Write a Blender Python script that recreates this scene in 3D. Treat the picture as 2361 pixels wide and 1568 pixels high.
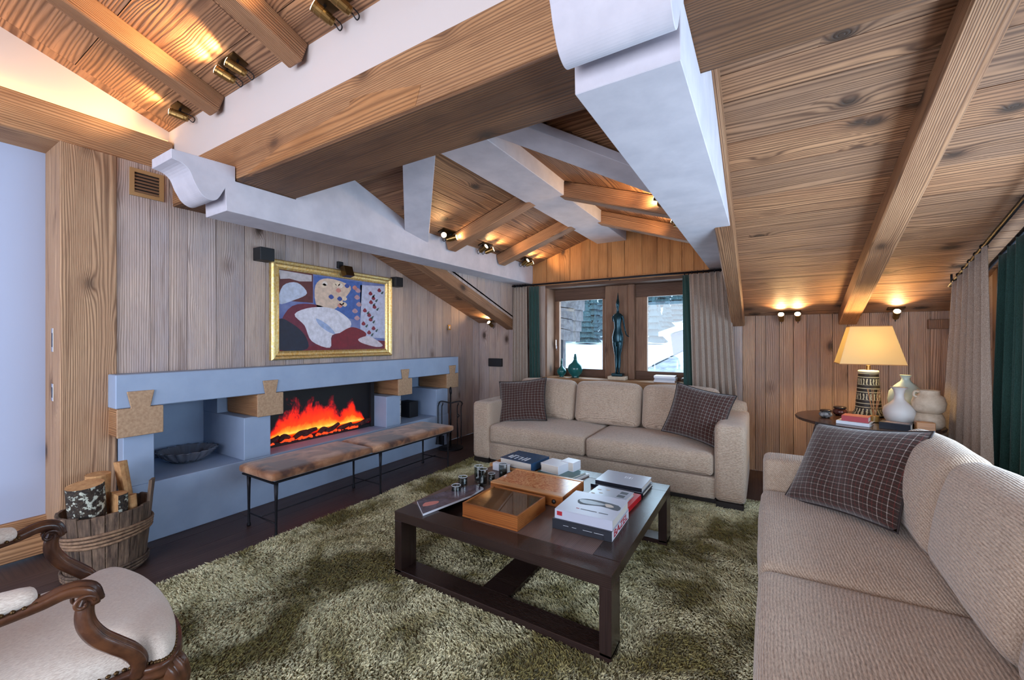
import bpy, bmesh, math, random
import numpy as np
from mathutils import Vector, Matrix

for o in list(bpy.data.objects):
    bpy.data.objects.remove(o)
sc = bpy.context.scene
C = sc.collection
RN = random.Random(11)
PI = math.pi
V = Vector

# ------------------------------------------------------------------ camera, world, light, exposure
cam = bpy.data.cameras.new('camera')
cam.sensor_width = 36.0
cam.lens = 951.0 / 2361.0 * 36.0
cam.clip_start = 0.05
cam.clip_end = 400
co = bpy.data.objects.new('camera', cam)
co.location = (0, 0, 1.4)
co.rotation_euler = (PI / 2, 0, math.radians(31.42))
C.objects.link(co)
sc.camera = co

sc.view_settings.view_transform = 'Standard'
sc.view_settings.look = 'None'
sc.view_settings.gamma = 1.0
sc.view_settings.use_curve_mapping = False
sc.view_settings.exposure = 0.30
try:
    cy = sc.cycles
    cy.use_denoising = True
    cy.use_adaptive_sampling = True
    cy.adaptive_threshold = 0.05
    cy.adaptive_min_samples = 12
    cy.max_bounces = 5
    cy.diffuse_bounces = 3
    cy.glossy_bounces = 3
    cy.transmission_bounces = 5
    cy.transparent_max_bounces = 8
    cy.sample_clamp_indirect = 4.0
    cy.caustics_reflective = False
    cy.caustics_refractive = False
except Exception:
    pass

world = bpy.data.worlds.new('world')
sc.world = world
world.use_nodes = True
wn = world.node_tree.nodes
bg = wn['Background']
bg.inputs[0].default_value = (0.50, 0.70, 1.0, 1)
bg.inputs[1].default_value = 3.0


def area(name, loc, rot, sx, sy, power, col):
    l = bpy.data.lights.new(name, 'AREA')
    l.shape = 'RECTANGLE'
    l.size = sx
    l.size_y = sy
    l.energy = power
    l.color = col
    o = bpy.data.objects.new(name, l)
    o.location = loc
    o.rotation_euler = rot
    C.objects.link(o)
    return o


def spot(name, loc, target, power, col, ang=100, rad=0.02, blend=0.8):
    l = bpy.data.lights.new(name, 'SPOT')
    l.energy = power
    l.color = col
    l.spot_size = math.radians(ang)
    l.spot_blend = blend
    l.shadow_soft_size = rad
    o = bpy.data.objects.new(name, l)
    o.location = loc
    o.rotation_euler = (V(target) - V(loc)).to_track_quat('-Z', 'Y').to_euler()
    C.objects.link(o)
    return o


def point(name, loc, power, col, rad=0.04):
    l = bpy.data.lights.new(name, 'POINT')
    l.energy = power
    l.color = col
    l.shadow_soft_size = rad
    o = bpy.data.objects.new(name, l)
    o.location = loc
    C.objects.link(o)
    return o


WARM = (1.0, 0.60, 0.26)
# daylight coming in through the glazed right wall and the snow-lit gable window, plus a rear fill lamp
area('daylight_right_window', (1.62, 2.3, 1.1), (PI / 2, 0, PI / 2), 3.2, 1.5, 125, (0.72, 0.82, 1.0))
area('rear_fill_light', (-1.3, -2.45, 1.5), (PI / 2, 0, 0), 4.2, 2.0, 105, (0.98, 0.93, 0.94))  # added fill lamp behind the camera, brightens the whole room
area('daylight_gable_window', (-1.67, 5.60, 1.5), (PI / 2, 0, PI), 1.7, 1.1, 32, (0.72, 0.85, 1.0))


# ------------------------------------------------------------------ node helper
class NT:
    def __init__(s, name):
        s.m = bpy.data.materials.new(name)
        s.m.use_nodes = True
        s.t = s.m.node_tree
        s.n = s.t.nodes
        s.b = s.n['Principled BSDF']
        s.out = s.n['Material Output']

    def _set(s, sock, v):
        if v is None:
            return
        if hasattr(v, 'is_output') or isinstance(v, bpy.types.NodeSocket):
            s.t.links.new(v, sock)
        else:
            if isinstance(v, (tuple, list)) and len(v) == 3 and sock.type == 'RGBA':
                v = (*v, 1)
            sock.default_value = v

    def math(s, op, a, b=None, c=None, clamp=False):
        n = s.n.new('ShaderNodeMath')
        n.operation = op
        n.use_clamp = clamp
        s._set(n.inputs[0], a)
        s._set(n.inputs[1], b)
        s._set(n.inputs[2], c)
        return n.outputs[0]

    def vec(s, op, a, b=None):
        n = s.n.new('ShaderNodeVectorMath')
        n.operation = op
        s._set(n.inputs[0], a)
        s._set(n.inputs[1], b)
        return n.outputs[0]

    def sep(s, v):
        n = s.n.new('ShaderNodeSeparateXYZ')
        s._set(n.inputs[0], v)
        return n.outputs

    def comb(s, x, y, z):
        n = s.n.new('ShaderNodeCombineXYZ')
        s._set(n.inputs[0], x)
        s._set(n.inputs[1], y)
        s._set(n.inputs[2], z)
        return n.outputs[0]

    def noise(s, v, scale=1.0, detail=2.0, rough=0.5, dist=0.0):
        n = s.n.new('ShaderNodeTexNoise')
        s._set(n.inputs['Vector'], v)
        n.inputs['Scale'].default_value = scale
        n.inputs['Detail'].default_value = detail
        n.inputs['Roughness'].default_value = rough
        n.inputs['Distortion'].default_value = dist
        return n.outputs['Fac']

    def voro(s, v, scale=1.0, feature='F1'):
        n = s.n.new('ShaderNodeTexVoronoi')
        n.feature = feature
        s._set(n.inputs['Vector'], v)
        n.inputs['Scale'].default_value = scale
        return n.outputs

    def mix(s, f, a, b, mode='MIX'):
        n = s.n.new('ShaderNodeMix')
        n.data_type = 'RGBA'
        n.blend_type = mode
        s._set(n.inputs[0], f)
        s._set(n.inputs[6], a)
        s._set(n.inputs[7], b)
        return n.outputs[2]

    def rng(s, v, a, b, c=0.0, d=1.0):
        n = s.n.new('ShaderNodeMapRange')
        s._set(n.inputs[0], v)
        for i, k in enumerate((a, b, c, d)):
            n.inputs[i + 1].default_value = k
        return n.outputs[0]

    def tex(s, which='Object'):
        return s.n.new('ShaderNodeTexCoord').outputs[which]

    def rnd(s):
        return s.n.new('ShaderNodeObjectInfo').outputs['Random']

    def bump(s, h, strength=0.3, dist=0.01):
        n = s.n.new('ShaderNodeBump')
        n.inputs['Strength'].default_value = strength
        n.inputs['Distance'].default_value = dist
        s._set(n.inputs['Height'], h)
        s.t.links.new(n.outputs[0], s.b.inputs['Normal'])

    def base(s, c, rough=None, metal=None, spec=None):
        s._set(s.b.inputs['Base Color'], c)
        if rough is not None:
            s._set(s.b.inputs['Roughness'], rough)
        if metal is not None:
            s._set(s.b.inputs['Metallic'], metal)
        if spec is not None:
            s._set(s.b.inputs['Specular IOR Level'], spec)


def S(r, g, b):
    """sRGB 0-255 to linear"""
    f = lambda c: (c / 255 / 12.92) if c / 255 < 0.04045 else ((c / 255 + 0.055) / 1.055) ** 2.4
    return (f(r), f(g), f(b))


def wood(name, light, mid, dark, knot=(0.05, 0.03, 0.02), lines=70.0, wob=7.0, grain=0.55, vary=0.35,
         rough=0.65, bump=0.5, knots=0.45, axis='x', grey=None, fibre=0.3):
    t = NT(name)
    p = t.tex('Object')
    x, y, z = t.sep(p)
    if axis == 'y':
        x, y = y, x
    elif axis == 'z':
        x, z = z, x
    r = t.rnd()
    ox = t.math('MULTIPLY', r, 37.0)
    x = t.math('ADD', x, ox)
    oy = t.math('MULTIPLY', r, 11.3)
    yz = t.math('ADD', y, z)
    q = t.comb(t.math('MULTIPLY', x, 0.30), t.math('ADD', t.math('MULTIPLY', y, 6.5), oy), t.math('MULTIPLY', z, 6.5))
    n1 = t.noise(q, 1.0, 2.0, 0.45)
    kv = t.comb(t.math('MULTIPLY', x, 2.6), t.math('ADD', t.math('MULTIPLY', y, 4.2), oy), t.math('MULTIPLY', z, 4.2))
    vo = t.voro(kv, 1.0)
    d = vo['Distance']
    cr = t.sep(vo['Color'])[0]
    knots = knots * 1.25
    has = t.math('LESS_THAN', cr, knots)
    infl = t.math('MULTIPLY', has, t.math('POWER', 2.718, t.math('MULTIPLY', d, -9.0)))
    h = t.math('ADD', t.math('MULTIPLY', yz, lines * 3.2), t.math('MULTIPLY', n1, wob * 16.0))
    h = t.math('ADD', h, t.math('MULTIPLY', infl, 34.0))
    s = t.math('SINE', h)
    g = t.math('POWER', t.math('MULTIPLY_ADD', s, 0.5, 0.5), 1.7)
    fib = t.noise(t.comb(t.math('MULTIPLY', x, 7.0), t.math('MULTIPLY', y, 190.0), t.math('MULTIPLY', z, 190.0)), 1.0, 2.0, 0.6)
    blot = t.noise(t.comb(t.math('MULTIPLY', x, 1.7), t.math('ADD', t.math('MULTIPLY', y, 7.0), oy), t.math('MULTIPLY', z, 7.0)), 1.0, 3.0, 0.6)
    c = t.mix(t.rng(blot, 0.32, 0.68), light, mid)
    if grey is not None:
        gm = t.math('MULTIPLY', t.math('MULTIPLY_ADD', t.math('FRACT', t.math('MULTIPLY', r, 7.77)), 0.5, 0.15), t.rng(blot, 0.3, 0.75, 0.4, 1.0))
        c = t.mix(gm, c, grey)
    gf = t.math('MULTIPLY', g, min(0.95, grain * 1.3))
    gf = t.math('MULTIPLY', gf, t.rng(blot, 0.25, 0.8, 1.0, 0.55))
    c = t.mix(gf, c, dark)
    streak = t.noise(t.comb(t.math('MULTIPLY', x, 1.1), t.math('ADD', t.math('MULTIPLY', y, 26.0), oy), t.math('MULTIPLY', z, 26.0)), 1.0, 3.0, 0.6)
    c = t.mix(t.rng(streak, 0.55, 0.75, 0.0, 0.55), c, dark)
    c = t.mix(t.math('MULTIPLY', t.rng(fib, 0.52, 0.72), fibre), c, dark)
    km = t.math('MULTIPLY', has, t.rng(d, 0.17, 0.07))
    kh = t.math('MULTIPLY', has, t.rng(d, 0.30, 0.08, 0.0, 0.6))
    c = t.mix(kh, c, dark)
    c = t.mix(t.math('MULTIPLY', km, 0.85), c, knot)
    b = t.math('MULTIPLY_ADD', t.math('FRACT', t.math('MULTIPLY', r, 3.37)), vary, 1.0 - vary / 2)
    hs = t.n.new('ShaderNodeHueSaturation')
    t._set(hs.inputs['Value'], b)
    t._set(hs.inputs['Color'], c)
    t.base(hs.outputs[0], rough, None, 0.35)
    t.bump(t.math('ADD', t.math('MULTIPLY', g, -0.6), t.math('MULTIPLY', fib, 0.8)), bump, 0.004)
    return t.m


def plain(name, col, rough=0.5, metal=0.0, spec=0.5, nz=0.0, nscale=30.0, bump=0.0, bscale=200.0, blend=0.15, col2=None):
    t = NT(name)
    c = col
    if nz or col2:
        n = t.noise(t.tex('Object'), nscale, 4.0, 0.6)
        c2 = col2 if col2 else tuple(k * (1 - nz) for k in col)
        c = t.mix(t.rng(n, 0.35, 0.65), col, c2)
    t.base(c, rough, metal, spec)
    if bump:
        t.bump(t.noise(t.tex('Object'), bscale, 3.0, 0.6), bump, 0.002)
    return t.m


def emit(name, col, strength):
    t = NT(name)
    t.base((0, 0, 0), 0.6)
    t._set(t.b.inputs['Emission Color'], col)
    t.b.inputs['Emission Strength'].default_value = strength
    return t.m


def chenille(name, light, dark, ribs=330.0):
    """ribbed chenille: cords along local X with broken flecks"""
    t = NT(name)
    x, y, z = t.sep(t.tex('Object'))
    yz = t.math('ADD', y, t.math('MULTIPLY', z, 1.0))
    w = t.noise(t.comb(t.math('MULTIPLY', x, 9.0), t.math('MULTIPLY', y, 9.0), t.math('MULTIPLY', z, 9.0)), 1.0, 2.0, 0.5)
    s = t.math('SINE', t.math('ADD', t.math('MULTIPLY', yz, ribs), t.math('MULTIPLY', w, 9.0)))
    rib = t.math('MULTIPLY_ADD', s, 0.5, 0.5)
    fl = t.noise(t.comb(t.math('MULTIPLY', x, 60.0), t.math('MULTIPLY', y, 260.0), t.math('MULTIPLY', z, 260.0)), 1.0, 2.0, 0.65)
    big = t.noise(t.tex('Object'), 5.0, 3.0, 0.6)
    f = t.math('MULTIPLY_ADD', t.rng(fl, 0.38, 0.66), 0.5, t.math('MULTIPLY', t.math('POWER', rib, 2.0), 0.34))
    c = t.mix(f, light, dark)
    c = t.mix(t.rng(big, 0.3, 0.75, 0.0, 0.22), c, S(150, 118, 92))
    t.base(c, 0.85, None, 0.2)
    t._set(t.b.inputs['Sheen Weight'], 0.35)
    t.bump(t.math('ADD', t.math('MULTIPLY', rib, -0.7), t.math('MULTIPLY', fl, 0.7)), 0.55, 0.006)
    return t.m


def plaid(name):
    t = NT(name)
    u, v, _ = t.sep(t.tex('UV'))
    nz = t.noise(t.tex('UV'), 160.0, 2.0, 0.6)
    nb = t.noise(t.tex('UV'), 3.0, 2.0, 0.5)

    def line(a, n, w, off=0.0):
        f = t.math('FRACT', t.math('ADD', t.math('MULTIPLY', a, n), off))
        return t.math('LESS_THAN', f, w)
    l1 = line(u, 16.0, 0.085)
    l2 = line(v, 16.0, 0.085)
    m1 = line(u, 16.0, 0.06, 0.5)
    m2 = line(v, 16.0, 0.06, 0.5)
    c = t.mix(t.rng(nz, 0.35, 0.65), S(46, 32, 29), S(68, 48, 42))
    c = t.mix(t.math('MULTIPLY', t.math('MAXIMUM', m1, m2), 0.55), c, S(120, 52, 48))
    c = t.mix(t.math('MULTIPLY', t.math('MAXIMUM', l1, l2), t.rng(nz, 0.3, 0.6, 0.25, 0.6)), c, S(176, 164, 156))
    c = t.mix(t.math('MULTIPLY', t.math('MULTIPLY', l1, l2), 0.8), c, S(225, 220, 214))
    t.base(c, 0.9, None, 0.15)
    t._set(t.b.inputs['Sheen Weight'], 0.4)
    t.bump(t.noise(t.tex('UV'), 240.0, 2.0, 0.6), 0.5, 0.003)
    return t.m


M = {}
M['wall'] = wood('weathered_wall_planks', S(214, 190, 172), S(184, 162, 150), S(100, 74, 62), grey=S(172, 170, 182), lines=150, wob=3.0, vary=0.24, grain=0.42, knots=0.3)
M['gable'] = wood('honey_gable_planks', S(206, 150, 94), S(178, 122, 72), S(104, 62, 34), lines=150, wob=3.0, vary=0.28, grain=0.5, knots=0.35)
M['wallw'] = wood('warm_wall_planks', S(196, 160, 128), S(166, 128, 100), S(96, 64, 46), grey=S(164, 146, 140), lines=150, wob=3.0, vary=0.3, grain=0.55, knots=0.45)
M['patch'] = wood('inlaid_patch_wood', S(186, 134, 88), S(164, 112, 68), S(96, 60, 38), lines=90, wob=3.2, vary=0.0, grain=0.5, knots=0.2)
M['tiedark'] = wood('dark_underside_wood', S(136, 96, 66), S(104, 72, 50), S(56, 40, 32), lines=120, wob=3.2, vary=0.06, grain=0.6, knots=0.5)
M['ceil'] = wood('reclaimed_ceiling_planks', S(194, 144, 104), S(160, 112, 78), S(74, 48, 36), grey=S(160, 130, 108), lines=105, wob=4.5, vary=0.22, grain=0.68, knots=0.5)
M['dorm'] = wood('dormer_ceiling_planks', S(190, 144, 106), S(154, 108, 76), S(80, 50, 36), lines=110, wob=4.5, vary=0.32, grain=0.68, knots=0.5)
M['post'] = wood('brushed_post', S(204, 166, 130), S(182, 144, 112), S(96, 64, 46), lines=150, wob=6.5, vary=0.08, grain=0.62, knots=0.6, axis='z')
M['beamx'] = wood('tie_beam_wood', S(190, 144, 102), S(160, 116, 80), S(88, 56, 40), lines=170, wob=3.2, vary=0.1, grain=0.55, knots=0.4, axis='x')
M['beamy'] = wood('cornice_wood', S(202, 160, 118), S(172, 128, 92), S(104, 68, 46), lines=120, wob=3.4, vary=0.1, grain=0.55, knots=0.5, axis='y')
M['rafter'] = wood('rafter_wood', S(190, 144, 106), S(154, 110, 78), S(84, 54, 38), lines=200, wob=4.0, vary=0.15, grain=0.7, knots=0.4)
M['win'] = wood('window_joinery', S(120, 90, 72), S(94, 68, 54), S(66, 44, 36), lines=160, wob=2.5, vary=0.12, grain=0.5, knots=0.25)
M['winz'] = wood('window_post_wood', S(160, 124, 98), S(130, 96, 76), S(74, 50, 40), lines=160, wob=2.5, vary=0.12, grain=0.5, knots=0.45, axis='z')
M['endgrain'] = plain('oak_end_grain', S(190, 158, 126), 0.7, col2=S(168, 134, 104), nscale=60, bump=0.4, bscale=120)
M['floor'] = wood('dark_oak_floor', S(88, 68, 62), S(70, 52, 48), S(42, 31, 30), lines=90, wob=3, vary=0.16, grain=0.35, rough=0.42, bump=0.15, knots=0.12)
M['plaster'] = plain('white_plaster', S(204, 200, 208), 0.85, col2=S(190, 187, 196), nscale=6, bump=0.12, bscale=60)
M['plasterw'] = plain('cream_plaster', S(214, 204, 200), 0.85, bump=0.1, bscale=60)
M['bluepanel'] = plain('pale_blue_wall', S(184, 196, 224), 0.8)
M['concrete'] = plain('blue_grey_concrete', S(160, 178, 204), 0.6, col2=S(150, 168, 196), nscale=4, bump=0.1, bscale=50)
M['darkback'] = plain('shadow_joint', S(30, 24, 22), 0.9)
M['chen'] = chenille('taupe_chenille', S(222, 200, 178), S(112, 86, 68), 520.0)
M['plaid'] = plaid('checked_wool')
M['piping'] = plain('cushion_piping', S(46, 36, 36), 0.8)
M['dark'] = plain('dark_plinth', S(30, 22, 20), 0.5)
M['iron'] = plain('wrought_iron', S(38, 38, 44), 0.5, 0.7, nz=0.2)
M['bronze'] = plain('bronze_fitting', S(92, 70, 44), 0.35, 0.85)
M['brass'] = plain('aged_brass', S(150, 118, 70), 0.3, 0.9)
M['black'] = plain('matt_black', S(26, 27, 32), 0.55)
M['gold'] = plain('gilded_moulding', S(214, 172, 92), 0.38, 0.75, col2=S(232, 212, 158), nscale=60, bump=0.25, bscale=120)
M['wenge'] = wood('wenge_table', S(58, 44, 40), S(46, 34, 32), S(26, 19, 18), lines=240, wob=1.2, vary=0.06, grain=0.4, rough=0.22, bump=0.06, knots=0.0)
M['veneer'] = wood('striped_veneer', S(128, 104, 96), S(100, 78, 70), S(54, 40, 36), lines=260, wob=0.8, vary=0.06, grain=0.75, rough=0.28, bump=0.06, knots=0.0, axis='y')
M['boxwood'] = wood('honey_box_wood', S(170, 104, 52), S(142, 80, 38), S(92, 48, 24), lines=160, wob=2, vary=0.06, grain=0.35, rough=0.32, bump=0.08, knots=0.0)
M['darkpanel'] = wood('brown_panel_wood', S(140, 84, 48), S(116, 66, 38), S(84, 46, 26), lines=160, wob=2, vary=0.06, grain=0.3, rough=0.25, bump=0.05, knots=0.0)
M['boxwood2'] = wood('light_frame_wood', S(214, 158, 108), S(196, 138, 90), S(140, 88, 50), lines=200, wob=1.4, vary=0.06, grain=0.3, rough=0.25, bump=0.05, knots=0.0)
M['paper'] = plain('book_pages', S(206, 198, 188), 0.8, bump=0.3, bscale=500)
M['white'] = plain('white_cover', S(222, 224, 232), 0.3)
M['red'] = plain('red_cover', S(190, 28, 40), 0.35)
M['blue'] = plain('deep_blue_cover', S(36, 70, 104), 0.25)
M['silver'] = plain('silver_grey_cover', S(176, 182, 196), 0.25)
M['blackcov'] = plain('black_cover', S(28, 32, 42), 0.3)
M['jacket'] = plain('pale_grey_jacket', S(186, 190, 206), 0.3)
M['grey'] = plain('grey_cover', S(120, 122, 134), 0.3, nz=0.35, nscale=14)
M['redink'] = plain('red_ink', S(170, 24, 40), 0.5)
M['whiteink'] = plain('white_ink', S(220, 224, 230), 0.5)
M['darkink'] = plain('dark_ink', S(48, 54, 66), 0.5)
M['ceramic'] = plain('pale_ceramic', S(214, 208, 204), 0.45, bump=0.1, bscale=80)
M['celadon'] = plain('celadon_ceramic', S(190, 206, 196), 0.3)
M['stone'] = plain('cream_stone', S(216, 198, 176), 0.8, col2=S(196, 176, 152), nscale=30, bump=0.3, bscale=90)
M['teal'] = plain('teal_glaze', S(26, 92, 92), 0.15)
M['bronze2'] = plain('patinated_bronze', S(24, 56, 66), 0.25, 0.6)
M['table'] = wood('walnut_table', S(84, 58, 48), S(66, 44, 38), S(38, 25, 22), lines=150, wob=2, vary=0.06, grain=0.4, rough=0.25, bump=0.06, knots=0.0)
M['carved'] = plain('carved_walnut', S(104, 66, 44), 0.28, col2=S(52, 30, 24), nscale=14, bump=0.3, bscale=60)
M['steel'] = plain('polished_steel', S(210, 212, 220), 0.12, 1.0)


def mk_hide():
    t = NT('cowhide')
    p = t.tex('Object')
    n = t.noise(p, 3.2, 3.0, 0.6, 0.6)
    f = t.noise(t.vec('MULTIPLY', p, (260, 60, 60)), 1.0, 2.0, 0.6)
    c = t.mix(t.rng(n, 0.34, 0.46), S(206, 158, 122), S(150, 100, 66))
    c = t.mix(t.rng(n, 0.46, 0.56), c, S(72, 42, 30))
    c = t.mix(t.rng(f, 0.35, 0.7, 0, 0.35), c, S(96, 62, 44))
    t.base(c, 0.6, None, 0.3)
    t._set(t.b.inputs['Sheen Weight'], 0.3)
    t.bump(f, 0.4, 0.004)
    return t.m


def mk_cloth(name, a, b, sc_=900.0, fold=0.0):
    t = NT(name)
    p = t.tex('Object')
    f = t.noise(p, sc_ / 4, 2.0, 0.7)
    g = t.noise(p, 4.0, 2.0, 0.6)
    c = t.mix(t.rng(f, 0.35, 0.65), a, b)
    c = t.mix(t.rng(g, 0.3, 0.8, 0.0, 0.2), c, b)
    t.base(c, 0.85, None, 0.15)
    t._set(t.b.inputs['Sheen Weight'], 0.3)
    t.bump(f, 0.3, 0.003)
    return t.m


def mk_velvet():
    t = NT('cream_velvet')
    p = t.tex('Object')
    f = t.noise(t.vec('MULTIPLY', p, (700, 90, 300)), 1.0, 2.0, 0.6, 0.3)
    g = t.noise(p, 3.5, 2.0, 0.6)
    c = t.mix(t.rng(f, 0.36, 0.7), S(238, 226, 212), S(202, 184, 170))
    c = t.mix(t.rng(g, 0.45, 0.75, 0.0, 0.45), c, S(190, 144, 108))
    t.base(c, 0.8, None, 0.2)
    t._set(t.b.inputs['Sheen Weight'], 0.5)
    t.bump(f, 0.5, 0.004)
    return t.m


def mk_pile(name):
    t = NT(name)
    p = t.tex('Object')
    a = t.noise(p, 2.1, 4.0, 0.65, 0.5)
    b = t.noise(p, 9.0, 3.0, 0.6)
    c_ = t.noise(p, 70.0, 2.0, 0.6)
    c = t.mix(t.rng(a, 0.43, 0.58), S(250, 244, 206), S(122, 112, 66))
    c = t.mix(t.rng(b, 0.35, 0.7, 0.0, 0.5), c, S(178, 164, 100))
    c = t.mix(t.rng(c_, 0.45, 0.7, 0.0, 0.5), c, S(96, 90, 54))
    t.base(c, 0.75, None, 0.25)
    t._set(t.b.inputs['Sheen Weight'], 0.3)
    return t.m


def mk_bucket():
    t = NT('weathered_staves')
    x, y, z = t.sep(t.tex('Object'))
    f = t.noise(t.comb(t.math('MULTIPLY', x, 60), t.math('MULTIPLY', y, 60), t.math('MULTIPLY', z, 6)), 1.0, 4.0, 0.65)
    g = t.noise(t.tex('Object'), 7.0, 3.0, 0.6)
    c = t.mix(t.rng(f, 0.35, 0.65), S(132, 108, 88), S(66, 50, 42))
    c = t.mix(t.rng(g, 0.4, 0.7, 0.0, 0.5), c, S(44, 38, 36))
    v = t.math('MULTIPLY_ADD', t.rnd(), 0.5, 0.75)
    hs = t.n.new('ShaderNodeHueSaturation')
    t._set(hs.inputs['Value'], v)
    t._set(hs.inputs['Color'], c)
    t.base(hs.outputs[0], 0.8)
    t.bump(f, 0.7, 0.006)
    return t.m


def mk_bark():
    t = NT('lichen_bark')
    p = t.tex('Object')
    n = t.noise(p, 38.0, 3.0, 0.6)
    m_ = t.noise(p, 90.0, 2.0, 0.6)
    c = t.mix(t.rng(m_, 0.4, 0.6), S(66, 54, 44), S(38, 32, 30))
    c = t.mix(t.rng(n, 0.54, 0.6), c, S(196, 200, 186))
    t.base(c, 0.85)
    t.bump(n, 0.8, 0.01)
    return t.m


def mk_birch():
    t = NT('birch_bark')
    x, y, z = t.sep(t.tex('Object'))
    n = t.noise(t.comb(t.math('MULTIPLY', x, 20), t.math('MULTIPLY', y, 20), t.math('MULTIPLY', z, 90)), 1.0, 3.0, 0.6)
    t.base(t.mix(t.rng(n, 0.55, 0.62), S(220, 218, 214), S(60, 56, 54)), 0.7)
    return t.m


def mk_burl():
    t = NT('burl_veneer')
    p = t.tex('Object')
    n = t.noise(p, 26.0, 5.0, 0.7, 2.5)
    t.base(t.mix(t.rng(n, 0.4, 0.62), S(222, 160, 108), S(166, 82, 44)), 0.15)
    return t.m


def mk_glass(name, tint=(0.9, 0.95, 0.95), rough=0.0, alpha=0.12):
    """thin clear glass: mostly see-through with a glossy sheen"""
    t = NT(name)
    tr = t.n.new('ShaderNodeBsdfTransparent')
    tr.inputs[0].default_value = (*tint, 1)
    gl = t.n.new('ShaderNodeBsdfGlossy')
    gl.inputs[0].default_value = (1, 1, 1, 1)
    gl.inputs['Roughness'].default_value = rough
    fr = t.n.new('ShaderNodeLayerWeight')
    fr.inputs[0].default_value = 0.5
    mx = t.n.new('ShaderNodeMixShader')
    t.t.links.new(t.math('MULTIPLY_ADD', t.math('POWER', fr.outputs['Facing'], 4.0), 0.6, 0.03 + alpha * 0.1, clamp=True), mx.inputs[0])
    t.t.links.new(tr.outputs[0], mx.inputs[1])
    t.t.links.new(gl.outputs[0], mx.inputs[2])
    t.t.links.new(mx.outputs[0], t.out.inputs[0])
    return t.m


def mk_shade():
    t = NT('parchment_shade')
    df = t.n.new('ShaderNodeBsdfDiffuse')
    df.inputs[0].default_value = (*S(244, 232, 200), 1)
    tl = t.n.new('ShaderNodeBsdfTranslucent')
    tl.inputs[0].default_value = (*S(250, 236, 190), 1)
    mx = t.n.new('ShaderNodeMixShader')
    mx.inputs[0].default_value = 0.6
    t.t.links.new(df.outputs[0], mx.inputs[1])
    t.t.links.new(tl.outputs[0], mx.inputs[2])
    t.t.links.new(mx.outputs[0], t.out.inputs[0])
    return t.m


def mk_flame():
    """electric fire screen: flames give off light; u along the screen, v up"""
    t = NT('flame_screen')
    u, v, _ = t.sep(t.tex('UV'))
    n = t.noise(t.comb(t.math('MULTIPLY', u, 9.0), t.math('MULTIPLY', v, 1.8), 0.0), 1.0, 4.0, 0.65, 0.6)
    n2 = t.noise(t.comb(t.math('MULTIPLY', u, 22.0), t.math('MULTIPLY', v, 5.0), 3.0), 1.0, 3.0, 0.6, 0.8)
    env = t.math('MULTIPLY', t.rng(u, 0.03, 0.2), t.rng(u, 0.95, 0.8))
    dip = t.math('SUBTRACT', 1.0, t.math('MULTIPLY', 0.55, t.math('POWER', 2.718, t.math('MULTIPLY', -220.0, t.math('POWER', t.math('SUBTRACT', u, 0.68), 2.0)))))
    hgt = t.math('MULTIPLY', t.math('MULTIPLY', env, dip), t.math('MULTIPLY_ADD', n, 1.35, t.math('MULTIPLY_ADD', n2, 0.5, -0.30)))
    k = t.math('SUBTRACT', 1.0, t.math('DIVIDE', t.math('SUBTRACT', v, 0.12), t.math('MAXIMUM', hgt, 0.02)), clamp=True)
    low = t.rng(v, 0.03, 0.14)
    k = t.math('MULTIPLY', k, low)
    cr = t.n.new('ShaderNodeValToRGB')
    e = cr.color_ramp.elements
    e[0].position = 0.0
    e[0].color = (0, 0, 0, 1)
    e[1].position = 1.0
    e[1].color = (1.0, 0.75, 0.12, 1)
    for pos, col in ((0.18, (0.14, 0.0, 0.004, 1)), (0.40, (0.85, 0.012, 0.0, 1)), (0.70, (1.0, 0.05, 0.0, 1)), (0.88, (1.0, 0.32, 0.02, 1))):
        q = e.new(pos)
        q.color = col
    t._set(cr.inputs[0], k)
    t.base((0.004, 0.004, 0.006), 0.5)
    t._set(t.b.inputs['Emission Color'], cr.outputs[0])
    t.b.inputs['Emission Strength'].default_value = 1.05
    return t.m


M['hide'] = mk_hide()
M['linen'] = mk_cloth('beige_linen', S(184, 168, 154), S(142, 124, 112))
M['green'] = mk_cloth('dark_green_cloth', S(52, 84, 78), S(34, 58, 54))
M['velvet'] = mk_velvet()
M['pile'] = mk_pile('shag_pile')
M['stave'] = mk_bucket()
M['bark'] = mk_bark()
M['birch'] = mk_birch()
M['burl'] = mk_burl()
M['glass'] = mk_glass('clear_glass')
M['smoke'] = mk_glass('smoked_glass', (0.68, 0.72, 0.72), 0.02, 0.6)
M['shade'] = mk_shade()
M['flame'] = mk_flame()
M['bulb'] = emit('lit_bulb', (1.0, 0.82, 0.5), 18.0)
M['ledstrip'] = emit('warm_led_strip', (1.0, 0.62, 0.22), 4.0)
M['cutwood'] = plain('cut_log_face', S(206, 160, 108), 0.8, col2=S(176, 126, 80), nscale=30, bump=0.4, bscale=120)
M['hoop'] = plain('willow_hoop', S(158, 126, 98), 0.75, col2=S(112, 86, 68), nscale=40, bump=0.6, bscale=90)
M['snow'] = plain('snow', S(244, 247, 252), 0.7)
M['needle'] = plain('conifer_needles', S(40, 62, 62), 0.9, col2=S(74, 98, 98), nscale=3)
M['shingle'] = plain('weathered_shingle', S(140, 126, 120), 0.9, col2=S(104, 92, 88), nscale=8)
M['roofsnow'] = plain('snow_dusted_roof', S(206, 204, 208), 0.8, col2=S(150, 144, 146), nscale=6)
M['ember'] = emit('glowing_ember', (1.0, 0.06, 0.01), 1.2)
M['charlog'] = plain('charred_log', S(96, 44, 44), 0.9, col2=S(40, 18, 18), nscale=36, bump=0.6, bscale=60)


# ------------------------------------------------------------------ geometry helpers
def BM():
    return bmesh.new()


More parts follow.
